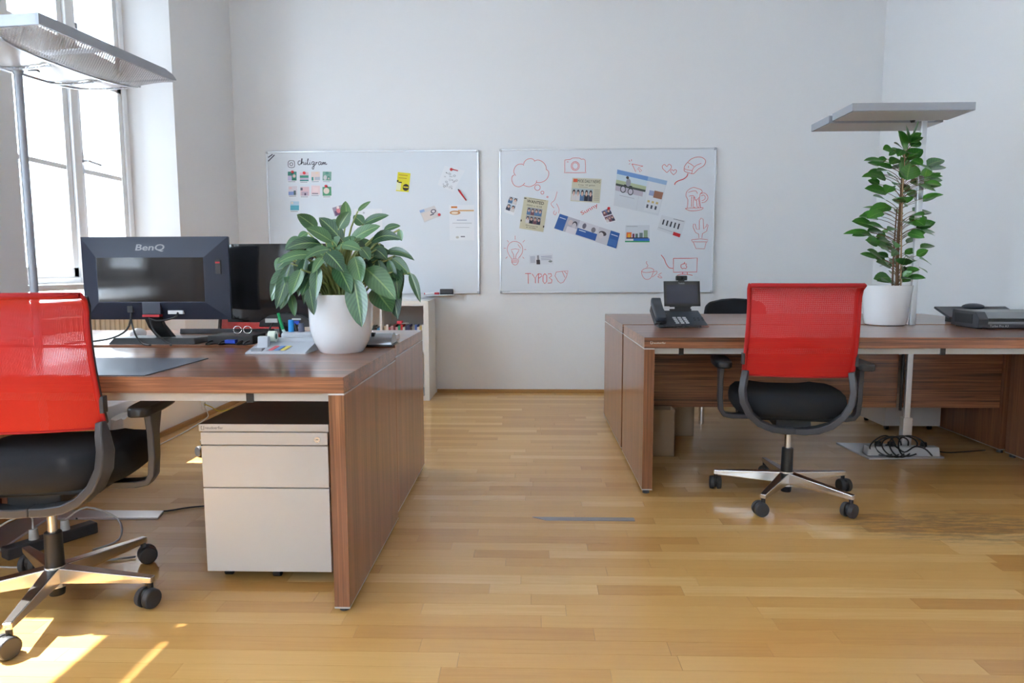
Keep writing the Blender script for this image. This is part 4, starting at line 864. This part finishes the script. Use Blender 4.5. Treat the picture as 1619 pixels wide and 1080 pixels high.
sq = [(462, 280, 'green and lilac print, first of the top row', [(0, 0, 1, 1, (60, 140, 128)), (0, .45, .45, 1, (196, 186, 214)), (.55, .3, .9, .68, (212, 190, 180), 'o'), (.5, .7, 1, 1, (40, 120, 96))]),
      (481, 281, 'pink and teal print, second of the top row', [(0, 0, 1, 1, (222, 190, 200)), (0, .35, 1, .62, (58, 140, 118)), (0, .62, 1, .85, (190, 180, 200)), (0, .85, 1, 1, (40, 128, 124))]),
      (499, 280, 'pale print with a small green bottle, third of the top row', [(0, 0, 1, 1, (226, 206, 200)), (.05, .6, .25, 1, (40, 140, 128)), (.4, .6, 1, .95, (180, 184, 196)), (.5, .1, .8, .2, (240, 206, 160))]),
      (517, 280, 'grey-green foliage print, fourth of the top row', [(0, 0, 1, 1, (120, 160, 144)), (.1, .4, .5, .95, (205, 200, 200), 'o'), (.5, .5, .85, .95, (70, 130, 110), 'o'), (.6, .65, .8, .9, (190, 180, 170), 'o'), (.3, 0, .7, .3, (80, 140, 124), 'o')]),
      (463, 303, 'blue and grey print, first of the second row', [(0, 0, 1, 1, (214, 206, 212)), (0, .6, .6, 1, (130, 150, 200)), (.6, .5, .85, 1, (80, 96, 100)), (.1, .1, .4, .3, (228, 190, 190))]),
      (482, 304, 'pink and mauve print, second of the second row', [(0, 0, 1, 1, (222, 188, 194)), (0, .1, .25, .4, (96, 92, 110)), (.1, .55, .9, 1, (190, 170, 186)), (.45, .7, .65, .95, (84, 72, 96))]),
      (499, 302, 'pale pink print, third of the second row', [(0, 0, 1, 1, (232, 206, 208)), (.1, .85, .8, .95, (104, 110, 124)), (.2, .2, .8, .7, (238, 214, 214))]),
      (517, 304, 'green print with a round cream centre, fourth of the second row', [(0, 0, 1, 1, (78, 150, 112)), (.1, .1, .78, .8, (232, 214, 200), 'o')]),
      (466, 327, 'turquoise print hanging alone in the third row', [(0, 0, 1, 1, (176, 204, 220)), (0, .45, 1, 1, (84, 166, 186)), (.05, .05, .35, .3, (226, 214, 200), 'o')])]
for (cx, cy, lb, pr) in sq:
    sc = [(.08+.84*p[0], .05+.74*p[1], .08+.84*p[2], .05+.74*p[3], *p[4:]) for p in pr]+[(.12, .86, .8, .9, (120, 120, 134))]
    paper('photo_print', 'small square '+lb, rq(cx, cy, 16.5, 19, rp.uniform(-2, 2)), (224, 226, 230), sc, 'photo', G)
def magnet(u, v, label, c=(205, 28, 38), r=.0125):
    t = thing('magnet', label, 'magnet', bp(u, v, .0024), 0, 'round red magnets'); MB().cyl((0, 0, 0), (0, -.009, 0), r, r*.9, 20).build('button', flat(c, .35), t, smooth='auto', bevel=.001)
magnet(462.5, 272, 'red magnet on the green and lilac print'); magnet(481, 273.5, 'red magnet on the pink and teal print'); magnet(515.5, 294.5, 'red magnet above the green print with round centre')
magnet(713.5, 268, 'red magnet on the sheet of line drawings'); magnet(694.5, 339.5, 'red magnet beside the pale bicycle card'); magnet(962.5, 329.5, 'red magnet on the tilted photo strip')
paper('yellow_card', 'yellow card with a black round badge on the left whiteboard', rq(637.5, 288, 20, 30, 6), (228, 216, 40), [(.5, .58, 1.0, .95, (44, 40, 30), 'o'), (.55, .72, .95, .78, (228, 216, 40)), (0, .55, .35, .95, (230, 230, 190)), (.1, .12, .8, .16, (190, 150, 30)), (.1, .28, .75, .31, (170, 130, 30)), (.0, .42, .12, .52, (40, 40, 30)), (.12, .5, .4, .56, (40, 40, 30))], 'card')
pr = [(.30, .05, .7, .10, (180, 50, 60))]
rq_ = random.Random(2)
for k in range(22):
    s0 = rq_.uniform(.05, .85); t0 = rq_.uniform(.15, .9); w = rq_.uniform(.05, .14); pr.append((s0, t0, s0+w, t0+w*.7, rq_.choice([(60, 60, 66), (130, 130, 136), (170, 170, 176)]), 'o')); pr.append((s0+.02, t0+.015, s0+w-.02, t0+w*.7-.015, (226, 228, 232), 'o'))
paper('doodle_sheet', 'white sheet of small black line drawings at the board corner', [(703, 262), (735, 270), (716, 304), (692, 292)], (226, 228, 232), pr)
t = thing('red_pen', 'red pen stuck slanting to the left whiteboard', 'pen', bp(731, 308, .010)); p0 = bp(724, 299, .010)-t.location; p1 = bp(737, 317, .010)-t.location
MB().cyl(p0*.75, p1, .0085, .005, 14).build('barrel', flat((214, 30, 48), .35), t, smooth='auto'); MB().cyl(p0, p0*.75, .002, .0075, 12).build('tip', BLK, t, smooth='auto'); MB().cyl((0, .0, 0), (0, .0095, 0), .006).build('magnet_clip', flat((214, 30, 48), .35), t)
paper('postcard', 'tilted pale card with a bicycle sketch on the left whiteboard', [(663, 333), (687, 325), (695, 342), (671, 352)], (210, 206, 206), [(0, 0, .3, .2, (150, 176, 214)), (.05, .3, .6, .9, (222, 210, 204)), (.62, .25, .95, .6, (70, 64, 84), 'o'), (.68, .31, .89, .54, (214, 210, 212), 'o'), (.5, .6, .75, .68, (70, 64, 84))], 'card')
paper('certificate', 'white certificate with an orange ribbon motif at the board edge', [(710, 324), (750, 324), (750, 380), (711, 380)], (228, 230, 234), [(.08, .04, .32, .09, (214, 130, 60)), (.02, .16, .45, .28, (196, 140, 90), 'o'), (.08, .19, .36, .26, (236, 220, 200), 'o'), (.35, .14, .98, .18, (214, 170, 120)), (.3, .42, .7, .44, (160, 170, 190)), (.12, .51, .9, .52, (150, 150, 156)), (.25, .63, .8, .64, (170, 170, 176)), (.25, .88, .38, .95, (190, 186, 180), 'o'), (.45, .88, .62, .91, (110, 110, 120))], 'certificate', split=True)
paper('photo_print', 'purple-pink photo peeking out above the leafy plant', rq(535, 333, 16, 14, -18), (150, 138, 156), [(.1, .45, .9, 1, (96, 66, 104)), (.3, .2, .7, .8, (220, 130, 140), 'o'), (.4, .0, .7, .3, (236, 220, 214), 'o')], 'photo')
paper('white_sheet', 'plain white sheet behind the top leaves of the plant', [(560, 330), (604, 330), (605, 370), (561, 371)], (230, 231, 234), [(.3, .12, .38, .2, (190, 190, 194), 'o')])
# right board
paper('photo_strip', 'white photo strip left of the wanted poster', [(805, 309), (821, 313), (812, 341), (797, 335)], (232, 232, 236), people(.06, .03, .94, .42, 2, (190, 200, 210), 1)+people(.06, .45, .94, .84, 2, (190, 200, 210), 2), 'photo')
paper('wanted_poster', 'beige wanted poster with torn edges on the right whiteboard', [(829, 311), (867, 317), (859, 367), (821, 361)], (206, 200, 172), people(.20, .30, .82, .54, 4, (150, 152, 160), 3)+people(.20, .56, .82, .80, 4, (150, 152, 160), 4)+[(0, .03, .10, .06, (60, 54, 44)), (.0, .72, .05, .78, (70, 60, 50)), (.95, .8, 1, .86, (70, 60, 50)), (.2, .02, .9, .03, (110, 104, 88))], 'poster',
      texts=[('WANTED', .14, .165, .70, .095, (36, 32, 34)), ('DEAD or ALIVE', .16, .265, .62, .05, (50, 46, 46)), ('Reward', .25, .885, .48, .035, (50, 46, 46)), ('$ 10.000.-', .28, .95, .44, .04, (50, 46, 46))])
paper('newspaper', 'beige newspaper clipping with a bold black headline', [(905, 281), (951, 283), (948, 321), (902, 318)], (204, 200, 178), [(.04, .04, .18, .18, (224, 96, 66))]+people(.02, .44, .74, .96, 5, (170, 186, 192), 5)+[(.78, .46+.07*k, .97, .48+.07*k, (150, 146, 130)) for k in range(7)]+[(.25, .37, .55, .39, (150, 146, 130))], 'newspaper',
      texts=[('MIOE DAILY NEWS', .19, .19, .77, .13, (24, 24, 28)), ("Crise '10' gelöst", .22, .34, .58, .085, (80, 78, 72))])
bike = [(0, 0, .62, .12, (110, 150, 206)), (0, .12, .62, .28, (196, 212, 222)), (0, .28, .62, .40, (176, 188, 150)), (0, .38, .62, .44, (66, 76, 70)), (0, .44, .58, .58, (184, 176, 190)), (.62, 0, 1, .12, (150, 180, 214)), (.10, .40, .22, .60, (40, 44, 50), 'o'), (.115, .425, .205, .575, (190, 184, 196), 'o'), (.26, .42, .38, .62, (40, 44, 50), 'o'), (.275, .445, .365, .595, (190, 184, 196), 'o'), (.17, .36, .34, .40, (48, 50, 56)), (.20, .18, .30, .40, (150, 150, 160), 'o'), (.19, .12, .25, .20, (70, 64, 60), 'o'), (.66, .13, .98, .95, (214, 218, 224)), (.80, .34, .98, .54, (150, 104, 84)), (.70, .36, .80, .50, (150, 160, 196)), (.10, .68, .42, .69, (150, 154, 164)), (.5, .6, .505, 1, (190, 194, 202))]+[(.70+.09*k, .64, .75+.09*k, .70, (198, 176, 120)) for k in range(3)]+[(.70+.09*k, .76, .74+.09*k, .86, (70, 76, 90)) for k in range(3)]
paper('brochure', 'open white brochure with a cyclist picture on the right whiteboard', [(976, 268), (1055, 286), (1041, 341), (970, 325)], (208, 213, 220), bike, 'brochure')
paper('photo_strip', 'tilted photo strip under a red magnet on the right whiteboard', [(949, 334), (964, 327), (975, 350), (959, 354)], (230, 230, 236), people(.08, .05, .92, .45, 2, (120, 130, 170), 7)+people(.08, .5, .92, .92, 3, (150, 120, 140), 8), 'photo')
fold = [(0, 0, .14, 1, (44, 92, 160)), (.02, .2, .12, .24, (210, 220, 232)), (.14, 0, .34, 1, (176, 176, 188)), (.17, .15, .25, .5, (200, 186, 186), 'o'), (.24, .15, .32, .55, (70, 66, 76), 'o'), (.245, .25, .31, .65, (196, 190, 196), 'o'), (.18, .6, .34, 1, (214, 210, 216)), (.34, 0, .66, .5, (206, 206, 214)), (.40, .08, .46, .45, (110, 106, 120), 'o'), (.55, .15, .62, .5, (120, 116, 124), 'o'), (.34, .5, .66, .95, (40, 88, 160)), (.37, .58, .48, .63, (200, 212, 230)), (.66, 0, .85, 1, (196, 196, 204)), (.68, .2, .80, .5, (66, 60, 68), 'o'), (.68, .3, .76, .7, (206, 200, 204), 'o'), (.85, 0, 1, 1, (44, 96, 166)), (.87, .2, .98, .25, (210, 220, 232)), (.86, .5, .99, .9, (60, 110, 176))]
paper('leaflet', 'long blue folded leaflet with grey portraits on the right whiteboard', [(885, 338), (980, 369), (974, 393), (876, 361)], (206, 208, 216), fold, 'leaflet')
paper('product_flyer', 'small flyer with colourful products above a blue and green band', [(989, 356), (1027, 356), (1027, 383), (988, 383)], (204, 209, 216), [(.05, .42, .26, .75, (222, 110, 50)), (.1, .5, .22, .75, (226, 170, 50), 'o'), (.3, .5, .38, .78, (120, 50, 80)), (.42, .5, .52, .76, (90, 110, 100)), (.58, .45, .72, .74, (110, 130, 130)), (.76, .3, .92, .74, (140, 160, 130)), (.05, .72, .95, .80, (60, 54, 80)), (.34, .78, 1, .92, (50, 110, 190)), (0, .92, 1, 1, (60, 160, 110)), (.04, .06, .5, .09, (150, 156, 166))], 'flyer')
paper('price_flyer', 'white flyer with five dark products and a red tag', [(1046, 340), (1084, 349), (1076, 376), (1039, 363)], (210, 214, 220), [(.12+.16*k, .25, .18+.16*k, .58, (56, 58, 70)) for k in range(5)]+[(.66, .80, .96, 1.0, (206, 40, 52)), (.5, .05, .95, .08, (120, 124, 134)), (.02, .82, .6, .85, (170, 174, 184))], 'flyer')
paper('ticket', 'white ticket with a dark clip beside the light bulb drawing', [(836, 403), (874, 401), (875, 418), (837, 418)], (214, 217, 224), [(.05, .15, .26, .85, (186, 190, 202)), (.30, .55, .45, 1.0, (56, 50, 58)), (.34, .1, .42, .55, (140, 136, 140)), (.5, .2, .95, .26, (150, 154, 176)), (.5, .36, .95, .42, (150, 154, 176)), (.5, .52, .9, .58, (160, 164, 184)), (.8, .62, .96, .82, (130, 140, 140), 'o')], 'ticket')
# tray with marker and eraser below the left board
t = thing('pen_tray', 'narrow grey pen tray clipped below the left whiteboard', 'tray', (-.79, D, .842))
MB().box(-.125, .125, -.075, -.023, 0, .004).build('shelf', ALU, t); MB().box(-.125, .125, -.079, -.075, 0, .010).build('lip', ALU, t); MB().box(-.125, .125, -.026, -.0225, 0, .02).build('back_edge', ALU, t)
t = thing('marker', 'white whiteboard marker with a red cap on the pen tray', 'marker', (-.83, D-.052, .8575))
MB().cyl((-.075, 0, 0), (.005, 0, 0), .011, n=14).build('barrel', PAPER, t, smooth='auto'); MB().cyl((.005, 0, 0), (.045, 0, 0), .0115, n=14).build('cap', flat((190, 30, 44)), t, smooth='auto'); MB().cyl((-.083, 0, 0), (-.075, 0, 0), .008, n=14).build('end_plug', flat((190, 30, 44)), t, smooth='auto')
t = thing('board_eraser', 'black felt whiteboard eraser on the pen tray', 'eraser', (-.722, D-.052, .8465))
MB().box(-.055, .055, -.022, .022, .012, .052).build('handle', DGREY, t, bevel=.005); MB().box(-.053, .053, -.021, .021, 0, .012).build('felt', FAB, t)

# ------------------------------------------------------------------ right desk things
t = thing('telephone', 'black desk telephone with tilted screen on the right desk', 'telephone', (.811, 3.685, RZ))
PH = mat('slate phone plastic', (.035, .045, .058), .38)
MB().hexa([(-.125, 0, 0), (.140, 0, 0), (.140, .17, 0), (-.125, .17, 0)], [(-.12, .0, .014), (.138, .0, .014), (.120, .16, .085), (-.115, .16, .085)]).build('body', PH, t, bevel=.004)
MB().box(-.03, .141, -.003, .004, .002, .013).build('chrome_edge', CHROME, t)
sl = math.atan2(.071, .16); ey = Vector((0, math.cos(sl), math.sin(sl))); nrm = Vector((0, -math.sin(sl), math.cos(sl))); KEY = mat('pale keys', (.55, .56, .58), .4)
for r in range(4):
    for c in range(3):
        p = Vector((-.022+c*.027-r*.0025, 0, .014))+ey*(.024+r*.020); m = MB()
        ex = Vector((1, 0, 0)); q = [p-ex*.009-ey*.006, p+ex*.009-ey*.006, p+ex*.009+ey*.006, p-ex*.009+ey*.006]; m.prism(q, nrm*.003); m.build('key', KEY, t)
for r in range(2):
    for c in range(3):
        p = Vector((.078+c*.022, 0, .014))+ey*(.06+r*.022); q = [p+Vector((-.006, 0, 0))-ey*.004, p+Vector((.006, 0, 0))-ey*.004, p+Vector((.006, 0, 0))+ey*.004, p+Vector((-.006, 0, 0))+ey*.004]; MB().prism(q, nrm*.002).build('function_key', BLK, t)
m = MB(); m.hexa([(-.150, .005, .012), (-.085, .005, .02), (-.085, .165, .09), (-.150, .165, .08)], [(-.145, .0, .028), (-.09, .0, .036), (-.085, .155, .125), (-.145, .155, .115)]); m.build('cradle', BLK, t, bevel=.004)
m = MB().strap([(-.112, .004, .045), (-.112, .03, .062), (-.115, .09, .092), (-.118, .14, .125), (-.118, .155, .150)], [(.026, 0, 0), (.029, 0, 0), (.027, 0, 0), (.029, 0, 0), (.026, 0, 0)], .016); m.build('handset', PH, t, smooth='auto', bevel=.006)
MB().box(-.095, -.082, .03, .032, .07, .076).build('handset_mark', KEY, t)
scr = MB(); sa = math.radians(14); u2 = Vector((0, math.sin(sa), math.cos(sa))); b0 = Vector((0, .145, .108))
for nm, (xa, xb, ya, yb, off), mt in (('screen_bezel', (-.072, .128, 0, .142, 0), BLK), ('screen', (-.058, .114, .014, .120, .0065), mat('phone display', (.045, .05, .07), .15))):
    q = [b0+Vector((xa, 0, 0))+u2*ya, b0+Vector((xb, 0, 0))+u2*ya, b0+Vector((xb, 0, 0))+u2*yb, b0+Vector((xa, 0, 0))+u2*yb]; n2 = Vector((0, -math.cos(sa), math.sin(sa)))
    MB().prism([p+n2*(off) for p in q], n2*(.006 if off == 0 else .0006)).build(nm, mt, t)
for (xa, xb) in ((-.072, -.015), (.075, .105)): MB().box(xa, xb, .140, .150, .094, .104).build('screen_hinge', mat('white plastic', (.75, .75, .76), .3), t)
MB().box(-.04, .08, .146, .158, .07, .110).build('screen_neck', BLK, t)
text_mesh('maker_lettering', 'Yealink', KEY, t, b0+Vector((.008, 0, 0))+u2*.127+Vector((0, -.0075, 0)), (1, 0, 0), u2, w=.036)
cc = b0+u2*.152; MB().box(-.004, .058, cc.y-.016, cc.y+.008, cc.z-.004, cc.z+.022).build('camera_housing', BLK, t, bevel=.005); MB().cyl((.027, cc.y-.018, cc.z+.009), (.027, cc.y-.015, cc.z+.009), .008).build('camera_lens', BLKG, t, smooth='auto'); MB().box(.01, .044, cc.y-.008, cc.y+.004, cc.z-.014, cc.z-.003).build('camera_clip', BLK, t)
pts = []
for k in range(90):
    q = k/89; cx = -.118+.21*q; cy = -.018-.012*math.sin(q*9); cz = .009; pts.append((cx, cy+.0045*math.cos(k*1.6), cz+.0045*math.sin(k*1.6)))
MB().tube([(-.118, .01, .030), (-.128, -.010, .012)]+pts+[(.10, -.005, .008)], .0026, 5, smooth=2).build('coiled_cord', BLK, t, smooth=True)

t = thing('laminator', 'black and grey laminator with white lettering on the right desk', 'laminator', (2.318, 3.60, RZ))
LG = mat('laminator grey', (.26, .27, .28), .35)
LWD = .40
m = MB().prism([(0, 0, .006), (0, .0, .022), (0, -.004, .05), (0, .03, .088), (0, .225, .092), (0, .235, .006)], (.05, 0, 0)); m.build('end_cap', DGREY, t, bevel=.003)
m = MB().prism([(0, 0, .006), (0, .0, .022), (0, -.004, .05), (0, .03, .088), (0, .225, .092), (0, .235, .006)], (.05, 0, 0)); m.build('end_cap', DGREY, t, bevel=.003, loc=(LWD, 0, 0))
MB().box(.045, LWD+.005, .0, .23, .004, .026).build('base', DGREY, t, bevel=.002)
MB().box(.045, LWD+.005, .012, .23, .026, .036).build('feed_table', LG, t); MB().prism([(.045, .012, .054), (.045, .035, .086), (.045, .225, .090), (.045, .225, .054)], (LWD-.04, 0, 0)).build('top_cover', LG, t, bevel=.002)
MB().box(.05, LWD, .025, .06, .036, .054).build('feed_slot', BLKG, t)
MB().box(-.0015, .001, .05, .20, .025, .075).build('side_recess', BLK, t)
for q in (.02, LWD+.03): MB().box(q-.012, q+.012, .02, .2, 0, .007).build('rubber_foot', BLK, t)
text_mesh('maker_lettering', 'Turbo Pro A3', flat((200, 200, 205)), t, (.058, -.0005, .010), (1, 0, 0), (0, 0, 1), w=.095, h=.012)
t = thing('keyboard', 'dark slanted keyboard on a stand behind the laminator', 'keyboard', (2.44, 4.02, RZ))
MB().hexa([(-.02, 0, .022), (.40, 0, .022), (.40, .16, .075), (-.02, .16, .075)], [(-.02, -.004, .034), (.40, -.004, .034), (.40, .156, .088), (-.02, .156, .088)]).build('body', DGREY, t, bevel=.003)
for q in (.04, .34): MB().box(q-.012, q+.012, .03, .12, 0, .034).build('stand_foot', BLK, t)
m = MB().sphere((.20, .14, .085), .055, 1.2, .7, .4, 16, 10); m.build('palm_knob', PH, t, smooth=True)

# ------------------------------------------------------------------ under the right desks
CARD = mat('cardboard', (.42, .30, .19), .8)
def carton(label, x0, x1, y0, y1, h):
    t = thing('cardboard_box', label, 'box', ((x0+x1)/2, (y0+y1)/2, 0)); a, b = (x1-x0)/2, (y1-y0)/2
    for bb in ((-a, a, -b, -b+.004, 0, h), (-a, a, b-.004, b, 0, h), (-a, -a+.004, -b, b, 0, h), (a-.004, a, -b, b, 0, h)): MB().box(*bb).build('side', CARD, t)
    MB().box(-a, a, -b, b, 0, .004).build('bottom', CARD, t); MB().box(-a+.01, a-.01, -b+.01, b-.01, h-.05, h-.02).build('contents', BLK, t)
carton('small open cardboard box inside the telephone desk leg, nearer one', .585, .812, 3.815, 3.925, .268)
carton('closed cardboard box further back under the telephone desk', .640, 1.033, 4.300, 4.56, .240)
t = thing('drawer_pedestal', 'white pedestal in the dark under the far right desk', 'pedestal', (2.47, 4.46, 0))
MB().box(-.155, .20, .018, .36, .03, .52).build('body', BEIGE, t); MB().box(-.155, .20, 0, .018, .035, .25).build('drawer', BEIGE, t, bevel=.001); MB().box(-.155, .20, 0, .018, .254, .52).build('drawer', BEIGE, t, bevel=.001)
for (cx, cy) in ((-.12, .05), (.16, .05), (-.12, .32), (.16, .32)): MB().cyl((cx-.01, cy, .015), (cx+.01, cy, .015), .015).build('caster', BLK, t, smooth='auto')
t = thing('power_box', 'grey power distributor wrapped in black cables on the lamp base', 'power strip', (1.99, 3.845, .0105), math.radians(-2))
PB = mat('grey power box', (.50, .51, .52), .4)
MB().hexa([(-.10, -.04, 0), (.30, -.04, 0), (.30, .025, 0), (-.10, .025, 0)], [(-.095, -.03, .052), (.295, -.03, .052), (.295, .02, .052), (-.095, .02, .052)]).build('body', PB, t, bevel=.006)
for q in (-.03, .04, .22): MB().cyl((q, -.005, .052), (q, -.005, .075), .018, .015).build('plug', BLK, t, smooth='auto')
rk = random.Random(5)
for k in range(5):
    c0 = -.02+.035*k; R_ = .055+.012*rk.random()
    MB().tube([(c0+R_*math.cos(a)*1.1, -.045+.02*math.sin(a*2+k)-.01*k*.4, .062+R_*math.sin(a)*.9) for a in [2*PI*j/14 for j in range(13)]], .0042, 6).build('cable', BLK, t, smooth=True)
MB().tube([(.28, -.01, .03), (.36, .02, .01), (.48, .06, .006), (.62, .10, .006)], .004, 6).build('cable', BLK, t, smooth=True)
MB().tube([(.0, -.03, .06), (.03, -.055, .07), (.09, -.06, .03), (.15, -.05, .06), (.2, -.06, .05), (.24, -.062, .012)], .0042, 6).build('cable', BLK, t, smooth=True)
